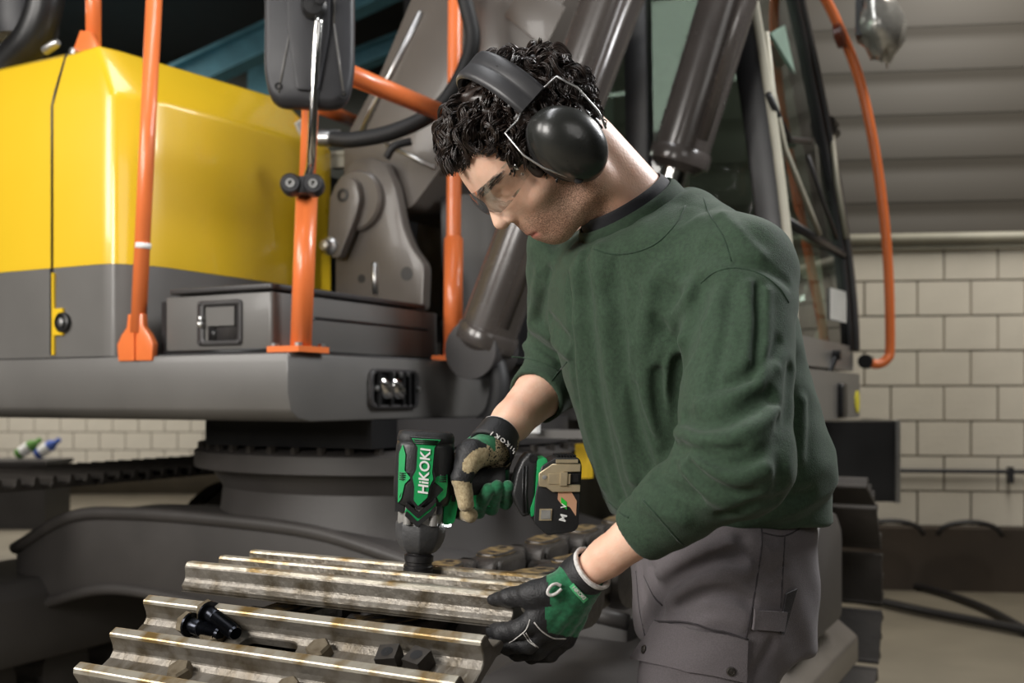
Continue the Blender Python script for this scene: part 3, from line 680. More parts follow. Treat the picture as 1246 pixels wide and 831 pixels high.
# cross beams joining the tracks: arched profile extruded
def xbeam(y0, y1):
    top_ = bez([(-1.45, 0, .58), (-1.18, 0, .70), (-.9, 0, .725), (-.55, 0, .725), (-.2, 0, .71), (.05, 0, .665), (.35, 0, .60), (.75, 0, .55)], 5)
    bot = bez([(.75, 0, .30), (.3, 0, .34), (-.1, 0, .42), (-.5, 0, .45), (-.85, 0, .475), (-1.06, 0, .465), (-1.3, 0, .40), (-1.45, 0, .36)], 5)
    mb = MB(); mb.prism([(p.x, p.z) for p in top_]+[(p.x, p.z) for p in bot], y0, y1, 'y', .015, 2); o = ex(mb, 'cross_frame', 'under')
    mb = MB(); mb.tube([(p.x, y0, p.z-.005) for p in top_], .02, 10); ex(mb, 'frame_rim', 'under', o)
    mb = MB(); mb.tube([(p.x, y0, p.z+.005) for p in bot], .018, 10); ex(mb, 'frame_rim', 'under', o)
xbeam(.34, .62); xbeam(1.35, 1.55)
mb = MB(); mb.box((-.80, .6, .42), (.12, 1.4, .58), .03); ex(mb, 'frame_core', 'under')
q = LP(706, 560, 3.3); mb = MB(); mb.box((q.x-.012, q.y-.012, q.z-.055), (q.x+.03, q.y+.03, q.z+.05), .006); ex(mb, 'grease_block', 'yellow')
mb = MB(); q = LP(650, 528, 3.1); mb.box((q.x-.2, q.y, q.z-.012), (q.x+.25, q.y+.06, q.z+.012), .004); ex(mb, 'ring_guard', 'grey')
mb = MB(); q = LP(648, 520, 3.05); mb.box((q.x-.014, q.y, q.z-.016), (q.x+.014, q.y+.02, q.z+.016), .003); ex(mb, 'paper_tag', 'white')

# ---------------------------------------------------------------- tracks
TX, TY0 = .841, -.889
NC, FC, ZC, RO = .05, 2.30, .425, .405     # wheel centres along the track, height, radius to grouser tips
GH = .028                                   # grouser height
def shoe_profile():
    p = []
    for c in (-.066, 0., .066):
        p += [(c-.022, .0), (c-.013, .004), (c-.010, .012), (c-.0085, GH-.004), (c-.006, GH), (c+.006, GH), (c+.0085, GH-.004), (c+.010, .012), (c+.013, .004), (c+.022, 0)]
    p = [(-.072, -.014), (-.080, -.011), (-.083, -.004), (-.0785, .001), (-.0755, .006), (-.0765, GH-.006)]+p[4:]+[(.097, -.002), (.101, -.012), (.090, -.014), (.085, -.012), (-.085, -.012)]
    return p
SW = .265
mb = MB(); mb.prism(shoe_profile(), -SW, SW, 'x')
for f in mb.bm.faces:
    c_ = f.calc_center_median()
    if c_.z > GH-.009: f.material_index = 1
for f in mb.bm.faces: f.smooth = False
sm0 = bpy.data.meshes.new('shoe'); mb.bm.to_mesh(sm0); mb.bm.free()
sm0.materials.append(M['steel']); sm0.materials.append(M['edge'])
so = bpy.data.objects.new('shoe_tmp', sm0); C.objects.link(so)
cb = MB()
cb.prism(rpoly([(-.085, .019), (.005, .019), (.005, .047), (-.085, .047)], .014, 5), -.03, .02, 'z')
cme = bpy.data.meshes.new('cut'); cb.bm.to_mesh(cme); cb.bm.free(); co = bpy.data.objects.new('cut_tmp', cme); C.objects.link(co)
bo = so.modifiers.new('b', 'BOOLEAN'); bo.object = co; bo.operation = 'DIFFERENCE'; bo.solver = 'EXACT'
bv_ = so.modifiers.new('bev', 'BEVEL'); bv_.width = .0012; bv_.segments = 1; bv_.limit_method = 'ANGLE'; bv_.angle_limit = math.radians(30)
dg = bpy.context.evaluated_depsgraph_get(); dg.update()
shoe_me = bpy.data.meshes.new_from_object(so.evaluated_get(dg)); shoe_me.name = 'track_shoe'
bpy.data.objects.remove(so); bpy.data.objects.remove(co)
# bolt head mesh: chamfered hexagon
mb = MB(); mb.lathe([(.0155, -.002), (.0165, 0), (.0165, .012), (.014, .0155), (.0, .0155)], 6)
for f in mb.bm.faces: f.smooth = False
hex_me = bpy.data.meshes.new('bolt_head'); mb.bm.to_mesh(hex_me); mb.bm.free(); hex_me.materials.append(M['nut'])
# local frame of a shoe: x across track (machine forward), y along travel, z outward
def track_pt(s, xc):
    """s: arc length along the outer loop measured from the near-top tangent, + towards the far end; returns (y, z, angle)"""
    rb = RO-GH
    top = FC-NC
    if s < 0:
        a = -s/rb                                     # wraps down the near end
        if a > math.pi: return (TY0+NC+(s+math.pi*rb)*-1, ZC-rb, math.pi)
        return (TY0+NC-rb*math.sin(a), ZC+rb*math.cos(a), a)
    if s <= top: return (TY0+NC+s, ZC+rb, 0.)
    a = (s-top)/rb
    if a > math.pi: return (TY0+FC-(s-top-math.pi*rb), ZC-rb, -math.pi)
    return (TY0+FC+rb*math.sin(a), ZC+rb*math.cos(a), -a)
shoe_dark = shoe_me.copy(); shoe_dark.materials.clear(); shoe_dark.materials.append(mat('shaded_dark_shoe', hexc(52, 48, 44), .6, .2, var=.2, scale=12, bump=.3)); shoe_dark.materials.append(mat('shaded_shoe_edge', hexc(92, 82, 66), .55, .3, var=.2, scale=12, bump=.3))  # darker shoe copy: shadow on the far runs is put into its colours
def shoe(xc, s, bolts=True, dz=0., dark=False):
    y, z, a = track_pt(s, xc)
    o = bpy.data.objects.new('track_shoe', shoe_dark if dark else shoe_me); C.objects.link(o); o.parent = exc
    o.location = (xc, y, z+dz); o.rotation_euler = (a, 0, 0)
    XF[o.name] = EXM
    if bolts:
        for bx, by in ((-.126, .033), (.046, .033), (-.126, -.033), (.046, -.033)):
            h = bpy.data.objects.new('bolt_head', hex_me); C.objects.link(h); h.parent = o
            h.location = (bx, by, .0); h.rotation_euler.z = random.uniform(0, 1)
    return o
PITCH = .200
CHX = -.04                                  # chain offset from the shoe centre
def frame_track(xc, near):
    # idler, sprocket, frame
    for c, nm in ((NC, 'idler_wheel'), (FC, 'drive_sprocket')):
        mb = MB(); mb.lathe([(.07, -.09), (.09, -.07), (.22, -.05), (.26, -.055), (.285, -.05), (.285, -.028), (.30, -.025), (.30, .025), (.285, .028), (.285, .05), (.26, .055), (.22, .05), (.09, .07), (.07, .09)], 40, (xc+CHX, TY0+c, ZC), (1, 0, 0)); ex(mb, nm, 'under')
    mb = MB(); pr = [(-.28, .22), (.16, .22), (.18, .30), (.18, .44), (.14, .49), (-.24, .50), (-.28, .46)]
    mb.prism([(xc+a, b) for a, b in pr], TY0+.40, TY0+FC-.3, 'y', .012); tf = ex(mb, 'track_frame', 'under')
    for k in range(6):
        mb = MB(); mb.lathe([(.05, -.14), (.095, -.13), (.095, -.10), (.075, -.09), (.075, .09), (.095, .10), (.095, .13), (.05, .14)], 24, (xc+CHX, TY0+.5+k*.29, .155), (1, 0, 0)); ex(mb, 'track_roller', 'under', tf)
    return tf
tf = frame_track(TX, True); frame_track(TX-2.30, False)

# chain links
def link_mesh(sgn):
    mb = MB(); e = .012*sgn
    mb.mi = 0
    body = rpoly([(-.085, -.006), (.072, -.006), (.098, -.03), (.105, -.085), (.03, -.105), (-.04, -.105), (-.11, -.09), (-.11, -.03)], .02, 3)
    mb.prism(body, -.028, .028, 'x', .008)
    mb.prism(rpoly([(-.07, -.008), (.058, -.008), (.075, -.03), (.05, -.075), (-.05, -.075), (-.085, -.03)], .012, 3), -.037, .037, 'x', .008)
    mb.lathe([(.03, -.022), (.050, -.020), (.054, -.010), (.054, .010), (.050, .020), (.03, .022)], 20, (.016+e, .098, -.058), (1, 0, 0))
    mb.lathe([(.03, -.022), (.050, -.020), (.054, -.010), (.054, .010), (.050, .020), (.03, .022)], 20, (-.016+e, -.098, -.058), (1, 0, 0))
    mb.mi = 1
    mb.prism(rpoly([(-.030, -.050), (-.010, -.066), (.020, -.060), (.028, -.02), (.029, .034), (.010, .058), (-.020, .054), (-.030, .02)], .010, 3), -.010, .0, 'z', .004)
    mb.mi = 2
    for y in (-.033, .03): mb.lathe([(.009, 0.0005), (.0, .0006)], 12, (0, y, 0), caps=False)
    for vv in mb.bm.verts: vv.co.x += .16*vv.co.y*sgn
    for f in mb.bm.faces: f.smooth = True
    for ed in mb.bm.edges:
        if len(ed.link_faces) == 2 and ed.calc_face_angle(0) > .6: ed.smooth = False
    me = bpy.data.meshes.new('track_link'); mb.bm.to_mesh(me); mb.bm.free()
    for m_ in ('link', 'rust', 'black'): me.materials.append(M[m_])
    return me
lk = {1: link_mesh(1), -1: link_mesh(-1)}
SEAT = RO-GH-.0135
mb = MB(); mb.lathe([(.027, -.062), (.029, -.058), (.029, .058), (.027, .062)], 18, (0, 0, 0), (1, 0, 0)); bush = mb.build('track_bushing', 'link'); bush_me = bush.data; bpy.data.objects.remove(bush)
for k in range(-2, 12):
    s = k*PITCH
    y, z, a = track_pt(s, TX)
    rb = RO-GH; d = rb-SEAT
    z2 = z-d*math.cos(a); y2 = y+d*math.sin(a)
    for sg in (1, -1):
        o = bpy.data.objects.new('track_link', lk[sg]); C.objects.link(o); o.parent = exc
        o.location = (TX+CHX+sg*.086, y2, z2); o.rotation_euler = (a, 0, 0)
    if k >= 0:
        o = bpy.data.objects.new('track_bushing', bush_me); C.objects.link(o); o.parent = exc
        o.location = (TX+CHX, y2+.1, z2-.058)
# shoes: near wrap (from the one under the wrench), far wrap, and the whole far track
shoeA = shoe(TX, 0.0, dz=.016)
shoeA['label'] = 'shoe being bolted on under the wrench'
for k in range(1, 9): shoe(TX, -k*PITCH, bolts=k < 3)
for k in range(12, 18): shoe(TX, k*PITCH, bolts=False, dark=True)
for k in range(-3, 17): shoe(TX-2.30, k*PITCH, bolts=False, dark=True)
# outer side of the near track behind the man: guard rail, carrier roller, bracket
mb = MB(); mb.prism([(TX+.18, .30), (TX+.27, .28), (TX+.27, .36), (TX+.18, .43)], TY0+.7, TY0+2.2, 'y', .01); gr = ex(mb, 'roller_guard', 'boomgrey')
mb = MB(); mb.lathe([(.05, -.07), (.085, -.06), (.085, .06), (.05, .08), (.03, .1)], 24, (TX+.15, TY0+1.78, .66), (1, 0, 0)); ex(mb, 'carrier_roller', 'boomgrey')
mb = MB(); mb.box((TX+.10, TY0+1.7, .44), (TX+.22, TY0+1.86, .60), .015); ex(mb, 'roller_bracket', 'boomgrey')
mb = MB(); mb.prism(rpoly([(TY0+1.5, .45), (TY0+2.0, .45), (TY0+2.0, .70), (TY0+1.92, .76), (TY0+1.72, .76), (TY0+1.6, .62)], .03), TX+.20, TX+.26, 'x', .012); ex(mb, 'tension_guard', 'under')
for k in range(4):
    mb = MB(); mb.box((TX+.18, TY0+1.0+k*.3, .16), (TX+.24, TY0+1.1+k*.3, .30), .008); ex(mb, 'guard_foot', 'under', gr)

# loose bolts and nuts lying on the shoe
def loose_bolt(hp, tp, label):
    hp, tp = Vector(hp), Vector(tp); d = (tp-hp).normalized(); L_ = (tp-hp).length
    t = thing('track_bolt', label, 'bolt', group='loose bolts on the track shoe', mtx=frame(hp, d, d.orthogonal()))
    mb = MB(); mb.lathe([(.0, 0), (.0125, 0), (.0155, .003), (.0155, .013), (.012, .0135)], 6, (0, 0, 0), (1, 0, 0)); mb.build('hex_head', 'nut', t, 20)
    mb = MB(); mb.lathe([(.0165, .0125), (.0165, .0155), (.0105, .0165), (.0105, .030), (.0095, .032)], 20, (0, 0, 0), (1, 0, 0)); mb.build('collar', 'shank', t)
    mb = MB(); pr = [(.0098, .031)]
    h = .033
    while h < L_-.004: pr += [(.0104, h), (.0090, h+.001)]; h += .002
    mb.lathe(pr+[(.008, L_)], 18, (0, 0, 0), (1, 0, 0)); mb.build('threaded_shank', 'shank', t)
loose_bolt(P(249, 741, 1.408), P(287, 771, 1.352), 'loose black bolt leaning against the grouser, the upper of the two')
loose_bolt(P(222, 757, 1.398), P(268, 772, 1.368), 'loose black bolt lying in the valley of the shoe, the lower of the two')
def loose_nut(c, rz, tilt, label):
    mtx = Matrix.Translation(c) @ Matrix.Rotation(math.radians(-28), 4, 'Z') @ Matrix.Rotation(tilt, 4, 'X') @ Matrix.Rotation(rz, 4, 'Z')
    t = thing('square_nut', label, 'nut', group='loose square nuts on the track shoe', mtx=mtx)
    mb = MB(); mb.box((-.0125, -.0125, 0), (.0125, .0125, .021), .0016, 1); mb.mi = 1; mb.lathe([(.0075, .0213), (.0, .0212)], 14, (0, 0, 0), caps=False); mb.build('body', ['nutdk', 'black'], t, 20)
ym, zm, am = track_pt(-PITCH, TX)
SB = EXM @ Matrix.Translation((TX, ym, zm)) @ Matrix.Rotation(am, 4, 'X')     # frame of the second shoe
c1 = SB @ Vector((.150, .033, .0005)); c2 = SB @ Vector((.190, .034, .0005))
loose_nut(c1, .25, am, 'dark square nut in the shoe valley, farther from the gloved hand')
loose_nut(c2, -.2, am, 'dark square nut in the shoe valley, nearer to the gloved hand')
# ================================================================ signed-distance modelling for the man and his gloves
A3 = lambda v: np.array(v, dtype=np.float32)
def W(px, py, Y): return A3(P(px, py, Y))
def smin(a, b, k): h = np.clip(.5+.5*(b-a)/k, 0, 1); return b*(1-h)+a*h-k*h*(1-h)
def smax(a, b, k): return -smin(-a, -b, k)
def capsule(p, a, b, ra, rb):
    ab = b-a; h = np.clip(((p-a)@ab)/max(1e-9, ab@ab), 0, 1)
    return np.linalg.norm(p-a-h[:, None]*ab, axis=1)-(ra+(rb-ra)*h)
def chain(p, pts, rs, k=.004):
    d = None
    for i in range(len(pts)-1):
        e = capsule(p, pts[i], pts[i+1], rs[i], rs[i+1]); d = e if d is None else smin(d, e, k)
    return d
def ell(p, c, R, r):
    q = (p-c)@R; k0 = np.linalg.norm(q/r, axis=1); k1 = np.linalg.norm(q/(r*r), axis=1)+1e-9
    return k0*(k0-1)/k1
def loft(p, o, R, tab, cap=.02):
    q = (p-o)@R; t = np.array(tab, dtype=np.float32); a = q[:, 2]
    g = lambda j: np.interp(a, t[:, 0], t[:, j]).astype(np.float32)
    cs, cf, rs, rf = g(1), g(2), g(3), g(4)
    k = np.sqrt(((q[:, 0]-cs)/rs)**2+((q[:, 1]-cf)/rf)**2)
    d = (k-1)*np.minimum(rs, rf)
    return smax(d, np.maximum(a-t[-1, 0], t[0, 0]-a), cap)
def polydist(p, pts):
    d = None
    for i in range(len(pts)-1):
        ab = pts[i+1]-pts[i]; h = np.clip(((p-pts[i])@ab)/max(1e-9, ab@ab), 0, 1)
        e = ((p-pts[i]-h[:, None]*ab)**2).sum(1); d = e if d is None else np.minimum(d, e)
    return d
def with_folds(fn, folds):
    def f(p):
        d = fn(p)
        acc = np.zeros_like(d)
        for A, wd, pts, lo, hi in folds:
            m = np.nonzero(((p > lo) & (p < hi)).all(1))[0]
            if len(m):
                d2 = polydist(p[m], pts); acc[m] += A*np.exp(-d2/(wd*wd))
        return d-.020*np.tanh(acc/.020)
    return f
def hit(fn, pxs, y0=.95, y1=1.9, n=260):
    """where camera rays through pixels meet the surface"""
    pxs = np.array(pxs, dtype=np.float32)
    d = np.stack([(pxs[:, 0]-CX)/F_PX, np.ones(len(pxs)), -(pxs[:, 1]-HY)/F_PX], 1).astype(np.float32)
    o = A3((0, 0, CZ)); Y = np.linspace(y0, y1, n).astype(np.float32)
    pts = o+d[:, None, :]*Y[None, :, None]
    v = fn(pts.reshape(-1, 3)).reshape(len(pxs), n)
    out = []
    for i in range(len(pxs)):
        s = np.nonzero(v[i] < 0)[0]
        j = s[0] if len(s) else int(np.argmin(v[i]))
        if len(s) and j > 0:
            a, b = v[i, j-1], v[i, j]; y = Y[j-1]+(Y[j]-Y[j-1])*a/(a-b)
        else: y = Y[j]
        out.append(o+d[i]*y)
    return np.array(out, dtype=np.float32)
def densify(pts, n=6):
    return [tuple(v)[:2] for v in bez([(a, b, 0) for a, b in pts], n)]
def mk_folds(fn, spec):
    out = []
    for A, wd, px in spec:
        q = hit(fn, densify(px, 3)); m = 2.6*wd; runs = [[q[0]]]
        for a, b in zip(q[:-1], q[1:]):                 # break the line where it jumps between surfaces
            if abs(b[1]-a[1]) > .035: runs.append([])
            runs[-1].append(b)
        for r_ in runs:
            if len(r_) < 3: continue
            r_ = np.array(r_); out.append((A, wd, r_, r_.min(0)-m, r_.max(0)+m))
    return out
def normals(fn, q, e=.0015):
    g = np.stack([fn(q+A3(v)*e)-fn(q-A3(v)*e) for v in ((1, 0, 0), (0, 1, 0), (0, 0, 1))], 1)
    return g/(np.linalg.norm(g, axis=1, keepdims=True)+1e-9)
def polygonize(fn, lo, hi, h, B=12, margin=.03):
    lo = A3(lo); n = np.ceil((A3(hi)-lo)/h/B).astype(int); N = n*B+1
    V = np.empty(tuple(n*B), dtype=np.float32)
    ii = np.stack(np.meshgrid(*[np.arange(k) for k in n], indexing='ij'), -1).reshape(-1, 3)
    cen = lo+(ii*B+B/2)*h
    dc = fn(cen.astype(np.float32)); half = B*h*.87
    V[:] = np.repeat(np.repeat(np.repeat(np.where(dc < 0, -1, 1).reshape(n), B, 0), B, 1), B, 2)
    keep = ii[np.abs(dc) < half*1.25+margin]
    loc = np.stack(np.meshgrid(*[np.arange(B)]*3, indexing='ij'), -1).reshape(-1, 3)
    CH = 160
    for s in range(0, len(keep), CH):
        kb = keep[s:s+CH]
        idx = (kb[:, None, :]*B+loc[None]).reshape(-1, 3)
        val = fn((lo+idx*h).astype(np.float32))
        V[idx[:, 0], idx[:, 1], idx[:, 2]] = val
    S = V < 0
    c = np.zeros(tuple(np.array(V.shape)-1), dtype=np.int8)
    for dx in (0, 1):
        for dy in (0, 1):
            for dz in (0, 1):
                c += S[dx:S.shape[0]-1+dx, dy:S.shape[1]-1+dy, dz:S.shape[2]-1+dz]
    cells = np.argwhere((c > 0) & (c < 8))
    vid = np.full(c.shape, -1, dtype=np.int32); vid[tuple(cells.T)] = np.arange(len(cells))
    acc = np.zeros((len(cells), 3)); cnt = np.zeros(len(cells))
    offs = [np.array(o) for o in ((0,0,0),(1,0,0),(0,1,0),(1,1,0),(0,0,1),(1,0,1),(0,1,1),(1,1,1))]
    cv = [V[tuple((cells+o).T)] for o in offs]
    for i in range(8):
        for j in range(i+1, 8):
            if np.abs(offs[i]-offs[j]).sum() != 1: continue
            a, b = cv[i], cv[j]; m = (a < 0) != (b < 0)
            t = np.where(m, a/np.where(m, a-b, 1), 0)
            acc[m] += (offs[i]+(offs[j]-offs[i])*t[:, None])[m]; cnt[m] += 1
    verts = lo+(cells+acc/cnt[:, None])*h
    quads = []
    for ax in range(3):
        o = [0, 0, 0]; o[ax] = 1
        sl0 = tuple(slice(0, S.shape[k]-o[k]) for k in range(3)); sl1 = tuple(slice(o[k], S.shape[k]) for k in range(3))
        e = np.argwhere(S[sl0] != S[sl1])
        u, v = [(1, 2), (2, 0), (0, 1)][ax]
        ok = (e[:, u] > 0) & (e[:, v] > 0) & (e[:, u] < c.shape[u]) & (e[:, v] < c.shape[v]) & (e[:, ax] < c.shape[ax])
        e = e[ok]
        eu = np.zeros(3, int); eu[u] = 1; ev = np.zeros(3, int); ev[v] = 1
        q = np.stack([vid[tuple((e-eu-ev).T)], vid[tuple((e-ev).T)], vid[tuple(e.T)], vid[tuple((e-eu).T)]], 1)
        fl_ = ~S[tuple(e.T)]
        q[fl_] = q[fl_][:, ::-1]
        quads.append(q)
    return verts.astype(np.float32), np.concatenate(quads).astype(np.int32)
def raw_mesh(name, verts, quads, mid=None):
    me = bpy.data.meshes.new(name); k = quads.shape[1]
    me.vertices.add(len(verts)); me.vertices.foreach_set('co', verts.astype(np.float32).ravel())
    me.loops.add(len(quads)*k); me.loops.foreach_set('vertex_index', quads.astype(np.int32).ravel())
    me.polygons.add(len(quads)); me.polygons.foreach_set('loop_start', np.arange(0, len(quads)*k, k, dtype=np.int32))
    me.polygons.foreach_set('use_smooth', np.ones(len(quads), dtype=bool))
    if mid is not None: me.polygons.foreach_set('material_index', mid.astype(np.int32))
    me.update(calc_edges=True); me.validate(); return me
def vattr(me, name, arr):
    a = me.attributes.new(name, 'FLOAT', 'POINT'); a.data.foreach_set('value', arr.astype(np.float32))

# ---------------------------------------------------------------- materials of the man
def cloth(name, col, col2, scale=900, bump=.25, sheen=.35, mot=.88, ms=220):
    m = mat(name, col, .85, var=.1, scale=ms, col2=tuple(c*mot for c in col2), mix=.5, contrast=.18, bump=bump, bscale=scale, sheen=sheen, spec=.25)
    return m
M['sweat'] = cloth('green_sweatshirt_fleece', hexc(54, 73, 56), hexc(46, 63, 48), 700, .3, .1)
M['rib'] = cloth('green_ribbing', hexc(50, 68, 52), hexc(43, 59, 45), 900, .3, .1)
M['seam'] = cloth('green_seam_thread', hexc(42, 62, 46), hexc(36, 54, 40), 900, .2, .1)
M['tshirt'] = cloth('black_cotton', hexc(24, 25, 30), hexc(18, 19, 24))
M['trouser'] = cloth('grey_work_cloth', hexc(106, 100, 103), hexc(96, 91, 93), 1000, .3, .1, .96, 600)
M['trouserdk'] = cloth('dark_work_cloth', hexc(52, 50, 53), hexc(44, 42, 45), 1000, .3, .2)
M['trseam'] = cloth('trouser_seam', hexc(66, 62, 65), hexc(56, 52, 55), 900, .2, .1)
M['ggreen'] = cloth('green_glove_fabric', hexc(44, 122, 82), hexc(34, 100, 66), 800, .25, .3)
M['gblack'] = mat('black_glove_leather', hexc(30, 30, 32), .55, var=.2, scale=60, bump=.3, bscale=500)
M['gwhite'] = cloth('white_piping', hexc(225, 222, 218), hexc(200, 196, 192))
M['gbeige'] = cloth('beige_suede', hexc(190, 174, 140), hexc(160, 142, 108), 600, .4, .3)
M['hairm'] = mat('dark_brown_hair', hexc(40, 30, 25), .36, var=.35, scale=120, spec=.6)
M['bootm'] = mat('black_boot_leather', hexc(30, 28, 26), .5)
# beige mesh with dark holes
def meshmat():
    m = mat('beige_glove_mesh', hexc(176, 160, 128), .8); nt = m.node_tree; N = nt.nodes; L = nt.links
    b = N['Principled BSDF']; tc = N['Texture Coordinate']
    vo = N.new('ShaderNodeTexVoronoi'); vo.inputs['Scale'].default_value = 330; L.new(tc.outputs['Object'], vo.inputs['Vector'])
    cr = N.new('ShaderNodeValToRGB'); cr.color_ramp.elements[0].position = .36; cr.color_ramp.elements[1].position = .46
    cr.color_ramp.elements[0].color = (*hexc(34, 32, 28), 1); cr.color_ramp.elements[1].color = (*hexc(176, 160, 128), 1)
    L.new(vo.outputs['Distance'], cr.inputs[0]); L.new(cr.outputs[0], b.inputs['Base Color']); return m
M['gmesh'] = meshmat()
def skinmat():
    m = mat('skin', hexc(236, 196, 172), .45, var=.06, scale=30, col2=hexc(224, 174, 148), mix=.48, bump=.12, bscale=320, spec=.45)
    nt = m.node_tree; N = nt.nodes; L = nt.links; b = N['Principled BSDF']
    src = b.inputs['Base Color'].links[0].from_socket
    at = N.new('ShaderNodeAttribute'); at.attribute_name = 'stubble'
    tc = N['Texture Coordinate']; nz = N.new('ShaderNodeTexNoise'); nz.inputs['Scale'].default_value = 750; nz.inputs['Detail'].default_value = 2; L.new(tc.outputs['Object'], nz.inputs['Vector'])
    mr = N.new('ShaderNodeMapRange'); mr.inputs[1].default_value = .38; mr.inputs[2].default_value = .62; mr.inputs[3].default_value = .25; mr.inputs[4].default_value = 1.0
    L.new(nz.outputs['Fac'], mr.inputs[0])
    mu = N.new('ShaderNodeMath'); mu.operation = 'MULTIPLY'; L.new(at.outputs['Fac'], mu.inputs[0]); L.new(mr.outputs[0], mu.inputs[1])
    mx = N.new('ShaderNodeMix'); mx.data_type = 'RGBA'; L.new(mu.outputs[0], mx.inputs[0]); L.new(src, mx.inputs[6]); mx.inputs[7].default_value = (*hexc(96, 66, 50), 1)
    a2 = N.new('ShaderNodeAttribute'); a2.attribute_name = 'lip'
    m2 = N.new('ShaderNodeMix'); m2.data_type = 'RGBA'; L.new(a2.outputs['Fac'], m2.inputs[0]); L.new(mx.outputs[2], m2.inputs[6]); m2.inputs[7].default_value = (*hexc(176, 96, 88), 1)
    L.new(m2.outputs[2], b.inputs['Base Color'])
    b.inputs['Subsurface Weight'].default_value = .12; b.inputs['Subsurface Radius'].default_value = (.012, .005, .003); b.inputs['Subsurface Scale'].default_value = .6
    return m
M['skin'] = skinmat()

# ---------------------------------------------------------------- skeleton (world metres)
man = thing('person', 'man in green sweatshirt and grey work trousers bending over the track with a wrench', 'person', (.22, 1.42, 0))
def unit(v): v = A3(v); return v/np.linalg.norm(v)
TB = W(884, 640, 1.46); TT = W(770, 250, 1.39)          # hem centre, neck base
ta = unit(TT-TB); tl = A3((.6, -.8, 0)); tl = unit(tl-ta*(tl@ta)); tf_ = unit(np.cross(ta, tl)); 
if tf_@A3((-.8, -.6, 0)) < 0: tf_ = -tf_
TR = np.stack([tl, tf_, ta], 1)
S_L, E_L, W_L = W(900, 331, 1.275), W(893, 562, 1.15), W(704, 704, 1.262)
S_R, E_R, W_R = W(697, 305, 1.52), W(686, 448, 1.64), W(606, 530, 1.485)
CU_L = E_L+(W_L-E_L)*.60; CU_R = E_R+(W_R-E_R)*.46      # sleeve ends
NCK = W(768, 250, 1.39); nn = unit((-.5, -.28, .80))    # neckline centre and axis
nl = unit(tl-nn*(tl@nn)); nf = np.cross(nn, nl); nf = nf if nf@A3((-1, -1, 0)) > 0 else -nf
NC_ = NCK+nf*.009
# head frame
HO = A3((.0575, 1.36, 1.374)); hu = unit((-.75, 0, .66)); hf = unit((-.66, 0, -.75)); hl = A3((0, -1, 0))
yaw = math.radians(4); hf, hl = unit(hf*math.cos(yaw)+hl*math.sin(yaw)), unit(hl*math.cos(yaw)-hf*math.sin(yaw))
roll = math.radians(14); hu, hl = unit(hu*math.cos(roll)+hl*math.sin(roll)), unit(hl*math.cos(roll)-hu*math.sin(roll))
HR = np.stack([hf, hu, hl], 1)
def HL(f, u, l): return HO+hf*f+hu*u+hl*l
CRC, CRR = A3((.0, .053, 0)), A3((.092, .086, .074))
I3 = np.eye(3, dtype=np.float32)

def head_fn(p):
    q = ((p-HO)@HR).astype(np.float32); f, u, l = q.T; al = np.abs(l); s = np.stack([f, u, al], 1)
    d = ell(q, CRC, I3, CRR)
    d = smin(d, ell(q, A3((.034, .0, 0)), I3, A3((.056, .070, .056))), .02)
    d = smin(d, ell(q, A3((.058, .062, 0)), I3, A3((.037, .045, .058))), .02)
    d = smin(d, capsule(s, A3((-.002, -.040, .047)), A3((.054, -.051, .014)), .019, .016), .018)
    d = smin(d, np.linalg.norm(q-A3((.060, -.051, 0)), axis=1)-.018, .014)
    d = smin(d, ell(q, A3((.064, -.028, 0)), I3, A3((.0225, .024, .026))), .014)
    d = smin(d, ell(s, A3((.050, .006, .043)), I3, A3((.022, .018, .019))), .014)
    d = smin(d, capsule(s, A3((.083, .053, .008)), A3((.066, .051, .044)), .0125, .010), .010)
    d = smax(d, -ell(s, A3((.092, .032, .032)), I3, A3((.017, .0115, .018))), .010)
    d = smin(d, np.linalg.norm(s-A3((.0685, .031, .031)), axis=1)-.0130, .002)
    d = smin(d, capsule(s, A3((.078, .0265, .02)), A3((.070, .0265, .044)), .0035, .003), .005)
    d = smin(d, capsule(s, A3((.081, .0365, .02)), A3((.072, .0365, .044)), .004, .003), .004)
    d = smin(d, capsule(q, A3((.087, .040, 0)), A3((.1000, .007, 0)), .0065, .0112), .008)
    d = smin(d, np.linalg.norm(s-A3((.089, .003, .0115)), axis=1)-.0082, .005)
    d = smax(d, -(np.linalg.norm(s-A3((.0935, -.0065, .0065)), axis=1)-.0042), .003)
    d = smin(d, capsule(s, A3((.0830, -.0275, .002)), A3((.071, -.0315, .022)), .0058, .0030), .004)
    d = smin(d, capsule(s, A3((.0795, -.0385, .0)), A3((.069, -.0360, .019)), .0064, .0035), .004)
    d = d+.0020*np.exp(-((u+.0335)**2)/(.0016**2))*np.clip((.023-al)/.006, 0, 1)*(f > .06)
    # neck into the shoulders
    d = smin(d, capsule(p, HL(-.034, -.012, 0), NCK-nn*.05-nf*.004, .053, .060), .018)
    # sternomastoid ridge
    d = smin(d, capsule(p, HL(-.018, -.03, .05), NCK+nf*.022+nl*.02-nn*.02, .013, .011), .018)
    return d

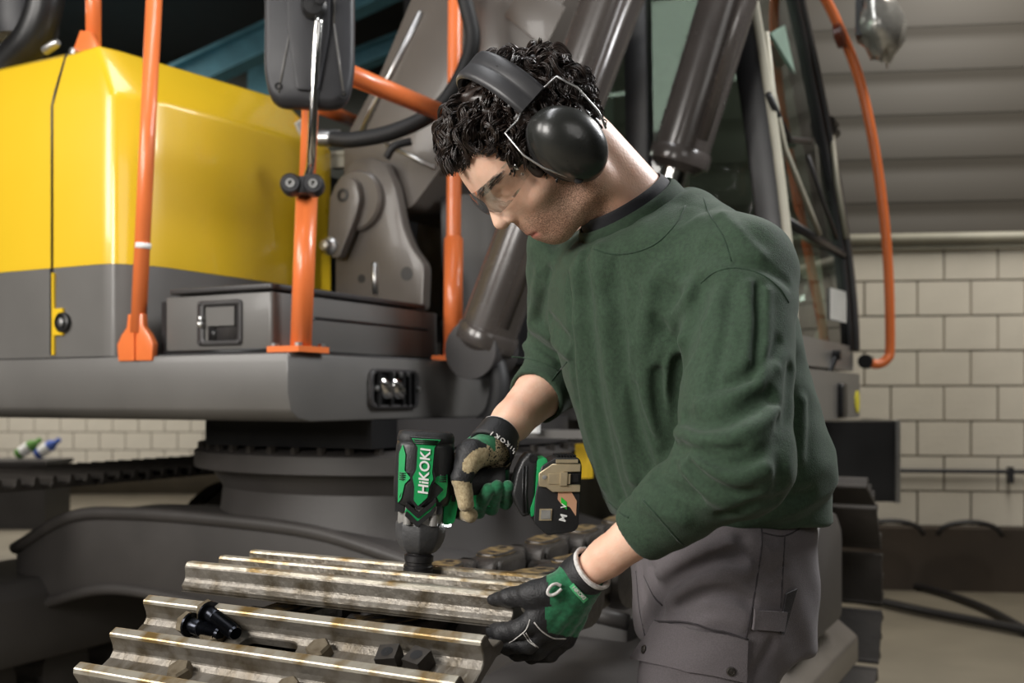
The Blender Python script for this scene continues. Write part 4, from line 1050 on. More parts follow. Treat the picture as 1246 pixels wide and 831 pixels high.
def arm_skin(p):
    d = smin(capsule(p, S_L, E_L, .05, .038), chain(p, [E_L, E_L+(W_L-E_L)*.35, E_L+(W_L-E_L)*.8, W_L], [.036, .033, .0222, .0190], .01), .02)
    e = smin(capsule(p, S_R, E_R, .05, .038), chain(p, [E_R, E_R+(W_R-E_R)*.35, E_R+(W_R-E_R)*.8, W_R], [.036, .038, .0285, .0235], .01), .02)
    return np.minimum(d, e)
LEGS = [(W(880, 690, 1.375), A3((.205, 1.315, .49)), A3((.235, 1.40, .09))), (W(858, 690, 1.535), A3((.285, 1.60, .49)), A3((.315, 1.68, .09)))]
def body_fn(p):
    d = loft(p, TB, TR, [(-.03, 0, 0, .11, .085), (.1, 0, 0, .13, .10), (.30, 0, 0, .15, .10), (.40, 0, 0, .13, .075), (.45, 0, .0, .06, .055)], .03)
    d = smin(d, arm_skin(p), .03)
    for hp, kn, an in LEGS: d = smin(d, chain(p, [hp, kn, an], [.068, .05, .04], .02), .02)
    for H in (HAND_L, HAND_R):
        for pts, rs in H: d = smin(d, chain(p, pts, [r-.0045 for r in rs]), .008)
    d = smin(d, capsule(p, NC_-nn*.08, NC_-nn*.02, .055, .052), .03)
    return d

# hands: lists of (points, radii); the glove is the outer surface
hl_ = lambda pts, dY=.045: [W(a, b, c+dY) for a, b, c in pts]
HAND_L = [
    (hl_([(704, 704, 1.217), (672, 720, 1.203), (645, 724, 1.203), (620, 727, 1.222), (600, 729.5, 1.243)]), [.022, .0185, .0145, .0115, .0075]),
    (hl_([(703, 706, 1.217), (676, 732, 1.207), (655, 752, 1.205), (634, 765, 1.203), (612, 769, 1.222), (600, 766, 1.245)]), [.021, .017, .0135, .0118, .0110, .0095]),
    (hl_([(704, 707, 1.217), (684, 740, 1.212), (664, 762, 1.212), (643, 782, 1.211), (617, 784, 1.230), (604, 779, 1.255)]), [.021, .017, .0140, .0125, .0112, .0098]),
    (hl_([(705, 708, 1.220), (690, 746, 1.224), (676, 770, 1.228), (655, 790, 1.230), (630, 793, 1.246), (615, 787, 1.270)]), [.021, .017, .0140, .0122, .0110, .0095]),
    (hl_([(706, 708, 1.224), (697, 750, 1.240), (687, 775, 1.247), (668, 795, 1.250), (647, 797, 1.264), (634, 792, 1.285)]), [.02, .0165, .0130, .0110, .0100, .0088]),
]
hr_ = lambda pts: [W(a, b, c) for a, b, c in pts]
HAND_R = [
    (hr_([(605, 533, 1.483), (592, 546, 1.468), (573, 553, 1.449), (561.5, 582, 1.436), (567, 613, 1.434)]), [.023, .0225, .0205, .0138, .0110]),
    (hr_([(603, 533, 1.490), (580, 548, 1.497), (567, 557, 1.505), (561, 592, 1.512), (560, 621, 1.488), (572, 627, 1.455)]), [.022, .020, .0155, .0130, .0118, .0105]),
    (hr_([(605, 534, 1.493), (590, 551, 1.503), (580, 560, 1.512), (576, 596, 1.518), (581, 622, 1.482), (594, 596, 1.447)]), [.022, .020, .0155, .0120, .0103, .0092]),
    (hr_([(607, 535, 1.493), (600, 553, 1.503), (595, 562, 1.512), (594, 597, 1.516), (598, 618, 1.480), (605, 592, 1.449)]), [.022, .019, .0150, .0118, .0100, .0090]),
    (hr_([(609, 536, 1.490), (608, 555, 1.500), (608, 566, 1.506), (611, 596, 1.508), (615, 611, 1.482), (618, 592, 1.453)]), [.021, .017, .0135, .0110, .0096, .0085]),
]

# ---------------------------------------------------------------- body
def head_attr(me):
    n = len(me.vertices); co = np.empty(n*3, dtype=np.float32); me.vertices.foreach_get('co', co); co = co.reshape(-1, 3)
    q = (co-HO)@HR; f, u, l = q.T; al = np.abs(l)
    ss = lambda a, b, x: np.clip((x-a)/(b-a), 0, 1)**2*(3-2*np.clip((x-a)/(b-a), 0, 1))
    inhead = ss(-.10, -.085, u)*(np.abs(l) < .085)
    jaw = ss(.004, -.022, u)*ss(-.022, .004, f)*ss(-.078, -.064, u)
    cheek = ss(.016, -.012, u-(.03-f)*.35)*ss(-.012, .008, f)*ss(.066, .03, f)
    must = np.exp(-((u+.020)/.007)**2)*(f > .06)*ss(.03, .02, al)
    st = np.clip(np.maximum(np.maximum(jaw, cheek*.9), must), 0, 1)*(u > -.09)*(np.linalg.norm(q-A3((.03, -.01, 0)), axis=1) < .12)
    lipm = np.exp(-((u+.0335)/.0065)**2)*ss(.066, .074, f)*ss(.023, .016, al)
    st = st*(1-lipm)*(1-np.exp(-((u+.001)/.012)**2)*(f > .083))
    vattr(me, 'stubble', np.clip(st*.8, 0, 1)); vattr(me, 'lip', np.clip(lipm*.9, 0, 1))
vh, qh = polygonize(head_fn, HO-A3((.19, .11, .19)), HO+A3((.17, .12, .17)), .0022, margin=.01)
vb, qb = polygonize(body_fn, (-.12, 1.08, .02), (.50, 1.80, 1.40), .0060)
me = raw_mesh('body', np.concatenate([vh, vb]), np.concatenate([qh, qb+len(vh)]))
head_attr(me)
link('body', me, 'skin', man, True)

# ---------------------------------------------------------------- sweatshirt
fa_l, fa_r = unit(W_L-E_L), unit(W_R-E_R)
def sweat_base(p):
    d = loft(p, TB, TR, [(-.08, .005, 0, .140, .102), (.0, .005, 0, .152, .112), (.03, .005, .0, .158, .118), (.045, .005, 0, .170, .130), (.08, .005, .002, .176, .136), (.16, .0, .0, .174, .136), (.26, 0, 0, .178, .134),
                         (.33, 0, 0, .182, .128), (.38, 0, 0, .165, .112), (.42, 0, 0, .125, .092), (.455, 0, 0, .09, .08)], .012)
    d = smax(d, .9185-p[:, 2], .004)
    up = capsule(p, S_L, E_L, .069, .060)
    el_ = smin(up, np.linalg.norm(p-(E_L+A3((.005, -.0, -.0))), axis=1)-.056, .02)
    fo = smax(chain(p, [E_L, E_L+(W_L-E_L)*.35, CU_L+fa_l*.03], [.052, .044, .0325], .01), (p-CU_L)@fa_l, .004)
    dl = smin(el_, fo, .016)
    ur = capsule(p, S_R, E_R, .066, .056)
    fr = smax(chain(p, [E_R, CU_R+fa_r*.03], [.054, .041], .01), (p-CU_R)@fa_r, .004)
    dr = smin(ur, fr, .018)
    d = smin(d, dl, .011); d = smin(d, dr, .03)
    # trapezius slope to the neck
    d = smin(d, capsule(p, S_L-(S_L-NC_)*.25, NC_+nl*.065-nn*.035, .05, .03), .03)
    d = smin(d, capsule(p, S_R-(S_R-NC_)*.25, NC_-nl*.065-nn*.035, .05, .03), .03)
    # openings
    hn = (p-NC_)@nn; rn = np.linalg.norm((p-NC_)-hn[:, None]*nn, axis=1)
    cf = ((p-NC_)@nf)/(rn+1e-6)
    d = smin(d, np.sqrt((rn-.078)**2+(hn+.036)**2)-.030+.03*(1-np.clip(cf*1.6+.25, 0, 1)), .03)
    cs = ((p-NC_)@nl)/(rn+1e-6); sl = np.minimum(.50-.46*np.clip(cf*1.3, 0, 1), .5-.42*np.clip(-cs*1.4, 0, 1))
    d = smax(d, (hn+.004+sl*np.maximum(0, rn-.066)-1.0*np.maximum(0, rn-.125))*.8, .014)
    d = smax(d, -(rn-.067+(hn < -.06)*.2), .005)
    d = smax(d, -(capsule(p, CU_L-fa_l*.012, CU_L+fa_l*.08, .0280, .0280)), .002)
    d = smax(d, -(capsule(p, CU_R-fa_r*.012, CU_R+fa_r*.08, .0375, .0375)), .002)
    return d
FOLDS = [
    # chest drapes from the neck and right shoulder
    (0.0114, 0.0088, [(728, 305), (733, 380), (745, 470), (765, 560), (782, 615)]),
    (-0.0097, 0.0081, [(712, 308), (716, 390), (727, 480), (745, 570), (762, 622)]),
    (-0.0082, 0.0081, [(750, 320), (755, 400), (768, 490), (790, 570)]),
    (0.0082, 0.0081, [(700, 330), (704, 420), (714, 510), (735, 590)]),
    (-0.0065, 0.0072, [(692, 340), (697, 430), (706, 520)]),
    (0.0097, 0.0104, [(790, 350), (783, 430), (790, 500), (815, 560)]),
    (-0.0097, 0.0081, [(812, 400), (800, 470), (806, 530), (830, 585)]),
    (-0.0146, 0.0097, [(848, 372), (838, 420), (822, 460)]),
    (0.0114, 0.0081, [(838, 360), (815, 400), (800, 440)]),
    (-0.0146, 0.0088, [(852, 345), (838, 390), (826, 440), (822, 500), (818, 540)]),
    (-0.0065, 0.0065, [(775, 560), (810, 590), (850, 605)]),
    (0.0065, 0.0081, [(760, 590), (800, 622), (830, 632)]),
    (0.0065, 0.0072, [(800, 330), (830, 345), (850, 350)]),
    # sleeve
    (0.0065, 0.0065, [(911, 346), (913, 392), (908, 440)]),
    (0.0065, 0.0065, [(933, 356), (932, 420), (925, 470)]),
    (-0.0057, 0.0056, [(921, 350), (922, 410), (915, 460)]),
    (-0.0048, 0.0065, [(890, 350), (882, 410), (870, 460)]),
    (-0.0114, 0.0072, [(824, 506), (850, 515), (880, 512), (912, 496), (935, 478)]),
    (0.0114, 0.0072, [(826, 526), (855, 536), (890, 534), (925, 516), (945, 500)]),
    (-0.0114, 0.0065, [(829, 543), (858, 556), (890, 564), (925, 552), (948, 535)]),
    (0.0097, 0.0072, [(838, 553), (866, 572), (898, 582), (930, 572)]),
    (-0.0097, 0.0056, [(840, 566), (866, 588), (892, 600), (915, 600)]),
    (0.0065, 0.0065, [(832, 572), (855, 598), (880, 614)]),
    (-0.0065, 0.0048, [(862, 540), (880, 548), (905, 546)]),
    # back and hem
    (-0.0082, 0.0081, [(962, 450), (958, 510), (952, 560), (950, 590)]),
    (0.0082, 0.0088, [(974, 490), (972, 540), (966, 590)]),
    (-0.0065, 0.0065, [(945, 598), (965, 605), (985, 600)]),
    (-0.0097, 0.0065, [(880, 628), (930, 612), (984, 606)]),
    # right sleeve
    (-0.0130, 0.0072, [(660, 378), (672, 392), (688, 412)]),
    (0.0097, 0.0072, [(648, 398), (668, 410), (690, 430)]),
    (-0.0097, 0.0065, [(642, 408), (662, 424), (682, 436)]),
    (0.0065, 0.0065, [(636, 420), (655, 432), (672, 440)]),
    (-0.0082, 0.0065, [(668, 330), (662, 360), (656, 388)]),
    (0.0065, 0.0072, [(655, 330), (650, 365), (645, 392)]),
    (-0.0082, 0.0048, [(688, 444), (674, 462), (660, 484)]),
    # shoulder
    (0.0048, 0.0081, [(880, 262), (905, 290), (925, 310)]),
    (-0.0048, 0.0072, [(860, 300), (890, 318), (930, 326), (958, 344)]),
    (-.016, .013, [(853, 350), (842, 385), (832, 420), (825, 450)]),
    (-.012, .010, [(826, 450), (822, 490), (822, 520)]),
    (.008, .011, [(846, 395), (822, 425), (812, 460), (818, 505), (835, 545)]),
    (-.006, .007, [(800, 455), (806, 500), (822, 540), (850, 575)]),
    (-.005, .006, [(775, 470), (795, 530), (830, 580), (845, 600)]),
    (.005, .008, [(700, 300), (722, 330), (738, 380)]),
    (-.004, .006, [(760, 330), (800, 390), (826, 420)]),
    (.004, .008, [(770, 420), (760, 480), (765, 540)]),
    (-.005, .006, [(870, 470), (900, 462), (930, 440), (948, 415)]),
    (.005, .007, [(850, 492), (880, 488), (915, 472), (944, 448)]),
    (-.006, .007, [(940, 485), (950, 520), (948, 560)]),
]
fold_list = mk_folds(sweat_base, FOLDS)
sweat_raw = with_folds(sweat_base, fold_list)
def sweat_fn(p):
    d = sweat_raw(p)
    x, y, z = p.T
    return d+.0011*np.sin(x*62+z*35+1.)*np.sin(y*55-z*48)+.0008*np.sin(z*120+x*60)*np.sin(x*95-y*80)
v, q = polygonize(sweat_fn, (-.10, 1.04, .84), (.46, 1.80, 1.42), .0031)
sweat = link('sweatshirt', raw_mesh('sweatshirt', v, q), 'sweat', man, True)
def seam(fn, px, r, m, parent, name='seam', off=-.0004, n=6):
    r *= .8
    pts = hit(fn, densify(px, n)); nr = normals(fn, pts); pts = pts+nr*off
    mb = MB(); mb.tube([Vector(map(float, a)) for a in pts], r, 6); return mb.build(name, m, parent, world=True)
seam(sweat_fn, [(852, 345), (870, 331), (895, 326), (925, 333), (948, 350), (960, 368)], .0016, 'seam', sweat)
seam(sweat_fn, [(856, 240), (864, 262), (880, 288), (890, 318)], .0014, 'seam', sweat)
seam(sweat_fn, [(782, 608), (800, 628), (824, 656), (833, 664)], .0018, 'seam', sweat)
seam(sweat_fn, [(622, 434), (640, 436), (662, 442), (680, 452)], .0016, 'seam', sweat)
seam(sweat_fn, [(690, 440), (680, 452), (664, 474), (656, 490)], .0016, 'seam', sweat)
seam(sweat_fn, [(740, 610), (755, 624), (765, 630)], .0016, 'seam', sweat)
seam(sweat_fn, [(722, 303), (745, 309), (772, 307), (800, 295), (824, 270), (834, 250)], .0016, 'seam', sweat)
# ribbed collar and black T-shirt band under it
def band(name, rad, h0, h1, thick, m, parent, sq=(1., 1.), tilt=0.):
    mb = MB(); rows = []
    for (rr, hh) in ((rad, h0), (rad+thick, h0+(h1-h0)*.1), (rad+thick, h0+(h1-h0)*.8), (rad+thick*.5, h1), (rad, h1-.001), (rad-.002, h0)):
        rr2 = lambda an: rr-(hh-h0)*.25
        rows.append([Vector(map(float, NC_+nl*math.cos(an)*rr2(an)*sq[0]+nf*math.sin(an)*rr2(an)*sq[1]+nn*(hh+tilt*math.sin(an)))) for an in [2*math.pi*k/64 for k in range(64)]])
    mb.grid(rows, closed=True); return mb.build(name, m, parent, 60, True)
band('collar_rib', .0690, -.024, .006, .0055, 'rib', sweat, (1.04, 1.06))
tee = band('t_shirt', .0640, -.02, .018, .004, 'tshirt', man, (1.02, 1.05))

# ---------------------------------------------------------------- trousers
HIP = W(876, 640, 1.44)
HPR = np.stack([unit((.6, -.8, 0)), unit((-.8, -.6, 0)), A3((0, 0, 1))], 1)
def trou_base(p):
    d = loft(p, HIP, HPR, [(-.16, 0, -.005, .135, .100), (-.06, 0, -.003, .140, .104), (.0, .002, .0, .136, .102), (.05, .0, .0, .128, .095)], .012)
    for (hp, kn, an), s in zip(LEGS, (1, -1)):
        d = smin(d, chain(p, [hp, kn, an+A3((0, 0, .03))], [.092, .078, .068], .03), .03)
    d = smax(d, .055-p[:, 2], .004)
    return d
TF = [
    (-0.0150, 0.0077, [(805, 720), (830, 700), (865, 682), (900, 672)]),
    (0.0132, 0.0077, [(800, 700), (830, 682), (862, 668), (890, 660)]),
    (0.0112, 0.0084, [(812, 732), (842, 712), (880, 700), (910, 698)]),
    (-0.0112, 0.0068, [(830, 735), (860, 722), (890, 722), (912, 730)]),
    (-0.0095, 0.0061, [(885, 680), (905, 690), (922, 705)]),
    (-0.0132, 0.0068, [(790, 690), (800, 712), (806, 735), (798, 752)]),
    (0.0095, 0.0068, [(778, 690), (784, 730), (788, 770)]),
    (0.0075, 0.0077, [(850, 760), (880, 752), (905, 760)]),
    (-0.0075, 0.0061, [(925, 690), (940, 700), (952, 690)]),
    (-.006, .006, [(815, 690), (840, 676), (870, 664), (905, 655)]),
    (.006, .006, [(825, 722), (850, 704), (885, 692), (915, 690)]),
    (-.006, .005, [(838, 712), (870, 700), (900, 702), (918, 712)]),
    (.005, .006, [(860, 735), (888, 738), (910, 748)]),
    (-.005, .005, [(900, 668), (915, 676), (924, 690)]),
    (.004, .005, [(930, 665), (940, 672), (950, 664)]),
    (-.004, .005, [(930, 710), (940, 716), (950, 708)]),
    (-.005, .006, [(940, 780), (930, 800), (915, 820)]),
    (.005, .007, [(870, 790), (850, 805), (820, 815)]),
]
trou_fn0 = with_folds(trou_base, mk_folds(trou_base, TF))
def trou_fn(p):
    x, y, z = p.T
    return trou_fn0(p)+.0012*np.sin(z*70+x*40)*np.sin(y*60+x*35)
v, q = polygonize(trou_fn, (.02, 1.15, .03), (.48, 1.84, 1.02), .0045)
trou = link('trousers', raw_mesh('trousers', v, q), 'trouser', man, True)
def patch(fn, corners, nu, nv, off, thick, m, parent, name):
    """cloth piece laid on the surface: corners are four pixels (tl, tr, br, bl)"""
    tl_, tr_, br_, bl_ = [np.array(c, float) for c in corners]; px = []
    for i in range(nv+1):
        for j in range(nu+1):
            a, b = i/nv, j/nu; px.append((tl_*(1-b)+tr_*b)*(1-a)+(bl_*(1-b)+br_*b)*a)
    pts = hit(fn, px); nr = normals(fn, pts, .004); outer = pts+nr*(off+thick); inner = pts+nr*off
    mb = MB(); rows = lambda A: [[Vector(map(float, A[i*(nu+1)+j])) for j in range(nu+1)] for i in range(nv+1)]
    o_, i_ = rows(outer), rows(inner)
    mb.grid(o_); mb.grid([r[::-1] for r in i_])
    for A, B_ in ((o_[0], i_[0]), (o_[-1], i_[-1]), ([r[0] for r in o_], [r[0] for r in i_]), ([r[-1] for r in o_], [r[-1] for r in i_])): mb.grid([A, B_])
    bmesh.ops.recalc_face_normals(mb.bm, faces=mb.bm.faces[:])
    return mb.build(name, m, parent, 50, True)
patch(trou_fn, [(916, 742), (955, 744), (951, 768), (913, 765)], 6, 4, .002, .003, 'trouser', trou, 'tool_loop')
patch(trou_fn, [(955, 722), (968, 716), (952, 772), (948, 770)], 3, 6, .001, .002, 'trouserdk', trou, 'knee_panel')
patch(trou_fn, [(800, 755), (908, 778), (906, 830), (770, 802)], 10, 6, .002, .003, 'trouser', trou, 'pocket_flap')
seam(trou_fn, [(926, 632), (927, 660), (922, 700), (914, 745), (906, 785)], .0016, 'trseam', trou)
seam(trou_fn, [(955, 652), (953, 690), (950, 740)], .0016, 'trseam', trou)
seam(trou_fn, [(927, 648), (955, 652), (984, 636)], .0014, 'trseam', trou)
seam(trou_fn, [(800, 757), (835, 757), (880, 768), (908, 778)], .0016, 'trseam', trou, off=.005)
seam(trou_fn, [(774, 695), (778, 740), (786, 780)], .0016, 'trseam', trou)
seam(trou_fn, [(783, 700), (795, 725), (806, 737)], .0014, 'trseam', trou)
for px in ((788, 791), (888, 816)):
    c_ = hit(trou_fn, [px]); nr = normals(trou_fn, c_, .004)[0]; c_ = c_[0]+nr*.005
    mb = MB(); mb.lathe([(.0055, 0), (.0055, .0015), (.004, .0022), (.0035, .0012), (0, .0016)], 16, Vector(map(float, c_)), Vector(map(float, nr))); mb.build('snap_button', 'nutdk', trou, world=True)
# boots
for (hp, kn, an) in LEGS:
    a = A3((an[0], an[1], 0)); fd = A3((-.8, -.6, 0))
    bf = lambda p: smax(smin(smin(capsule(p, a+A3((0, 0, .13)), a+A3((0, 0, .05)), .05, .048), capsule(p, a+A3((0, 0, .045)), a+fd*.17+A3((0, 0, .035)), .045, .04), .03), capsule(p, a-fd*.03+A3((0, 0, .03)), a+fd*.1+A3((0, 0, .03)), .04, .04), .02), .002-p[:, 2], .004)
    v, q = polygonize(bf, a-A3((.25, .2, .02)), a+A3((.12, .12, .2)), .006)
    link('work_boot', raw_mesh('work_boot', v, q), 'bootm', man, True)
# ---------------------------------------------------------------- gloves
def glove(H, name, label, pick, mats, h=.0019, extra=None):
    allp = np.concatenate([np.array(pts) for pts, rs in H])
    def fn(p):
        d = None
        for pts, rs in H:
            e = chain(p, pts, rs, .004); d = e if d is None else smin(d, e, .0012)
        # web the palm together
        pal = None
        for pts, rs in H[1:]:
            e = capsule(p, pts[0], pts[2], rs[0], rs[2]); pal = e if pal is None else smin(pal, e, .016)
        d = smin(d, pal, .006)
        if extra: d = extra(p, d)
        x, y, z = p.T
        return d+.0006*np.sin(x*260+z*140)*np.sin(y*190-z*210)
    v, q = polygonize(fn, allp.min(0)-.035, allp.max(0)+.035, h)
    cen = v[q].mean(1); mid = pick(cen)
    o = link(name, raw_mesh(name, v, q, mid), mats, man, True)
    o['label'] = label
    return o, fn
def near_chain(p, H):
    D = np.stack([np.minimum.reduce([capsule(p, pts[i], pts[i+1], rs[i], rs[i+1]) for i in range(len(pts)-1)]) for pts, rs in H], 1)
    return D
def pix(p): return np.stack([CX+F_PX*p[:, 0]/p[:, 1], HY-F_PX*(p[:, 2]-CZ)/p[:, 1]], 1)
# --- left glove: green back, black thumb web and fingers
thumbL = HAND_L[0][0]
kn = [H[0][2] for H in HAND_L[1:]]
handdir = unit(np.mean(kn, 0)-W_L)
def webL(p, d):
    w_ = capsule(p, thumbL[1]*.5+thumbL[2]*.5, HAND_L[1][0][2], .013, .011); return smin(d, w_, .012)
kline_a = np.array([H[0][2] for H in HAND_L[1:]])
def pickL(c):
    D = near_chain(c, HAND_L); ci = D.argmin(1); out = np.zeros(len(c), int)          # 0 green
    s = (c-W_L)@handdir
    klen = (np.mean(kn, 0)-W_L)@handdir
    out[s > klen*.97] = 1
    tt = (c-thumbL[1])@unit(thumbL[2]-thumbL[1])
    out[(tt > .012) & (s < klen*1.2)] = 1
    out[(ci == 0) & (tt > .004)] = 1
    return out
gl, glf = glove(HAND_L, 'glove', 'green backed glove with black fingers on the left hand', pickL, ['ggreen', 'gblack'], extra=webL)
fd = unit(E_L-W_L)
def cuff(name, c0, d, r0, r1, L_, m, parent, flat=1., th=.0025, n=36, ax=None):
    d = Vector(map(float, d)); a = d.orthogonal().normalized() if ax is None else (Vector(ax)-d*Vector(ax).dot(d)).normalized(); b = d.cross(a); c0 = Vector(map(float, c0)); mb = MB(); rows = []
    for (t, rr) in ((0, r0), (0, r0+th), (L_*.15, r0+th*1.4), (L_*.85, r1+th*1.3), (L_, r1+th), (L_, r1), (0, r0-.001)):
        rows.append([c0+d*t+a*math.cos(k*2*math.pi/n)*rr+b*math.sin(k*2*math.pi/n)*rr*flat for k in range(n)])
    mb.grid(rows, closed=True); return mb.build(name, m, parent, 50, True)
cw = W_L+unit(W_L-E_L)*.006
c1_ = cuff('cuff', cw, fd, .0235, .0245, .026, 'gblack', gl)
cuff('cuff_lining', cw+fd*.0255, fd, .0235, .0248, .006, 'gwhite', gl, th=.003)
# wrist strap with the green badge, loop, piping
def surf_fn_L(p):
    return np.minimum(glf(p), smax(capsule(p, cw, cw+fd*.026, .0275, .0275), np.maximum(-((p-cw)@fd), (p-cw)@fd-.026), .002))
bd = patch(surf_fn_L, [(692.5, 714), (698, 709), (715, 727.5), (709, 733)], 4, 4, .0008, .0012, mat('green_badge', hexc(90, 190, 130), .5, var=.05), gl, 'badge')
cpx = hit(surf_fn_L, [(704, 720.5), (711, 728), (696, 712.5), (700, 724)]); nr_ = normals(surf_fn_L, cpx[:1], .004)[0]
xd = Vector(map(float, cpx[1]-cpx[2])); 
tm = frame(Vector(map(float, cpx[0]+nr_*.0026)), xd, Vector(map(float, nr_)).cross(xd))
textmesh('badge_lettering', 'HiKOKI', .0064, 'gwhite', gl, tm, .0002, world=True)
lp = hit(surf_fn_L, [(682, 713), (676, 712), (670, 715), (667, 720), (670, 723), (676, 722), (682, 717)]); nl_ = normals(surf_fn_L, lp, .004)
mb = MB(); mb.tube(bez([Vector(map(float, a+b*(.002+.004*math.sin(i/6*math.pi)))) for i, (a, b) in enumerate(zip(lp, nl_))], 5), .0019, 8); mb.build('pull_loop', 'gwhite', gl, world=True)
seam(glf, [(650, 757), (660, 768), (673, 776), (688, 777)], .0011, 'gwhite', gl, 'piping', .0006)
seam(glf, [(645, 754), (640, 766), (630, 775), (620, 782)], .0007, 'gwhite', gl, 'stitching', .0004)
seam(glf, [(637, 771), (643, 780), (652, 787)], .0007, 'gwhite', gl, 'stitching', .0004)
seam(glf, [(640, 770), (646, 780), (655, 788)], .0007, 'gwhite', gl, 'stitching', .0004)
# --- right glove: beige patches, green fingers, black cuff
thumbR = HAND_R[0][0]
def thenR(p, d): return smin(d, ell(p, W(577, 553, 1.452), I3, A3((.020, .017, .015))), .010)
def pickR(c):
    D = near_chain(c, HAND_R); ci = D.argmin(1); px = pix(c); out = np.full(len(c), 1)      # 0 green 1 black 2 mesh 3 beige
    nearside = c[:, 1] < 1.492
    out[(ci > 0) & (px[:, 1] > 572)] = 0
    out[(ci == 1) & (px[:, 1] > 572)] = 1
    tip = HAND_R[1][0][-1]; out[(ci == 1) & (np.linalg.norm(c-tip, axis=1) < .019)] = 3
    axis = unit(thumbR[4]-thumbR[2]); tt = (c-thumbR[2])@axis; L_ = (thumbR[4]-thumbR[2])@axis
    th = ci == 0
    out[th & (tt > L_*.60)] = 3
    rel = px-np.array([578.5, 560.]); e1 = np.array([.75, -.66]); e2 = np.array([.66, .75])
    then = ((rel@e1)/20)**2+((rel@e2)/10.5)**2 < 1
    mesh_ = (rel@e1 > -22) & (rel@e2 > 7) & (px[:, 1] < 576) & (px[:, 0] > 577) | ((rel@e1 > 18) & (px[:, 0] > 592) & (px[:, 1] < 572))
    out[nearside & mesh_ & (px[:, 1] < 578)] = 2
    out[nearside & then] = 3
    sup = (c-W(590, 556, 1.47))@fr_
    out[(sup > -.004) & (px[:, 0] < 603) & (px[:, 1] < 549)] = 0
    return out
fr_ = unit(W(628, 492, 1.53)-W(601, 540, 1.478))
gr_, grf = glove(HAND_R, 'glove', 'glove with beige thumb and green fingertips on the right hand', pickR, ['ggreen', 'gblack', 'gmesh', 'gbeige'], extra=thenR)
fr_ = unit(W(628, 492, 1.53)-W(601, 540, 1.478)); cw = W(602, 538, 1.480)
cuff('cuff', cw-fr_*.014, fr_, .0310, .0275, .035, 'gblack', gr_, .92)
cuff('cuff_lining', cw+fr_*.0195, fr_, .0270, .0270, .003, 'gwhite', gr_, .9, th=.0022)
# lettering around the cuff, reading towards the hand
def cuff_pt(px, py):
    fnc = lambda p: capsule(p, cw-fr_*.02, cw+fr_*.03, .0338, .0306); q = hit(fnc, [(px, py)]); return Vector(map(float, q[0])), Vector(map(float, normals(fnc, q)[0]))
for ch, (px, py) in zip('IKOKiH', ((598.5, 528), (605, 531.5), (611.5, 536), (617.5, 540.5), (621.5, 544.5), (624.5, 548.5))):
    c_, n_ = cuff_pt(px, py); xd = -(P(624, 548, 1.46)-P(598, 527, 1.46)); xd = (xd-n_*xd.dot(n_)).normalized()
    textmesh('lettering', ch, .0098, 'gwhite', gr_, frame(c_+n_*.0012, xd, n_.cross(xd)), .0004, world=True)

# ---------------------------------------------------------------- hair: cap, curls, brows
def hair_region(q):
    f, u, l = q.T; al = np.abs(l)
    r1 = np.maximum(.086-.10*np.maximum(0, .03-al)*0-u, f-.093)
    r2 = np.maximum(f-(.060+.0*al), .040-u)
    r3 = np.maximum(f-.045, -.014-u)
    r4 = np.maximum(f+.032, -.040-u)
    return np.minimum(np.minimum(r1, r2), np.minimum(r3, r4))
def hair_fn(p):
    q = ((p-HO)@HR).astype(np.float32)
    x, y, z = q.T
    d = ell(q, CRC+A3((-.002, .002, 0)), I3, CRR+A3((.006, .009, .005)))
    d = d+.0035*np.sin(x*190+1.3*np.sin(y*150))*np.sin(y*170+z*110)+.002*np.sin(x*310+z*260)
    return smax(d, hair_region(q), .008)
v, q = polygonize(hair_fn, HO-A3((.17, .11, .14)), HO+A3((.14, .11, .2)), .003)
rng = np.random.default_rng(11)
def strands_mesh(paths, radii, ns=4):
    """paths (N,K,3), radii (K,) -> tube mesh arrays"""
    N, K, _ = paths.shape
    t = np.gradient(paths, axis=1); t /= np.linalg.norm(t, axis=2, keepdims=True)+1e-9
    ref = np.cross(t, np.array([.31, .52, .79])); ref /= np.linalg.norm(ref, axis=2, keepdims=True)+1e-9
    bi = np.cross(t, ref); an = np.arange(ns)*2*math.pi/ns
    V = paths[:, :, None, :]+(ref[:, :, None, :]*np.cos(an)[None, None, :, None]+bi[:, :, None, :]*np.sin(an)[None, None, :, None])*np.asarray(radii)[None, :, None, None]
    idx = np.arange(N*K*ns).reshape(N, K, ns)
    a = idx[:, :-1, :]; b = np.roll(idx, -1, 2)[:, :-1, :]; c_ = np.roll(idx, -1, 2)[:, 1:, :]; d_ = idx[:, 1:, :]
    return V.reshape(-1, 3), np.stack([a, b, c_, d_], -1).reshape(-1, 4)
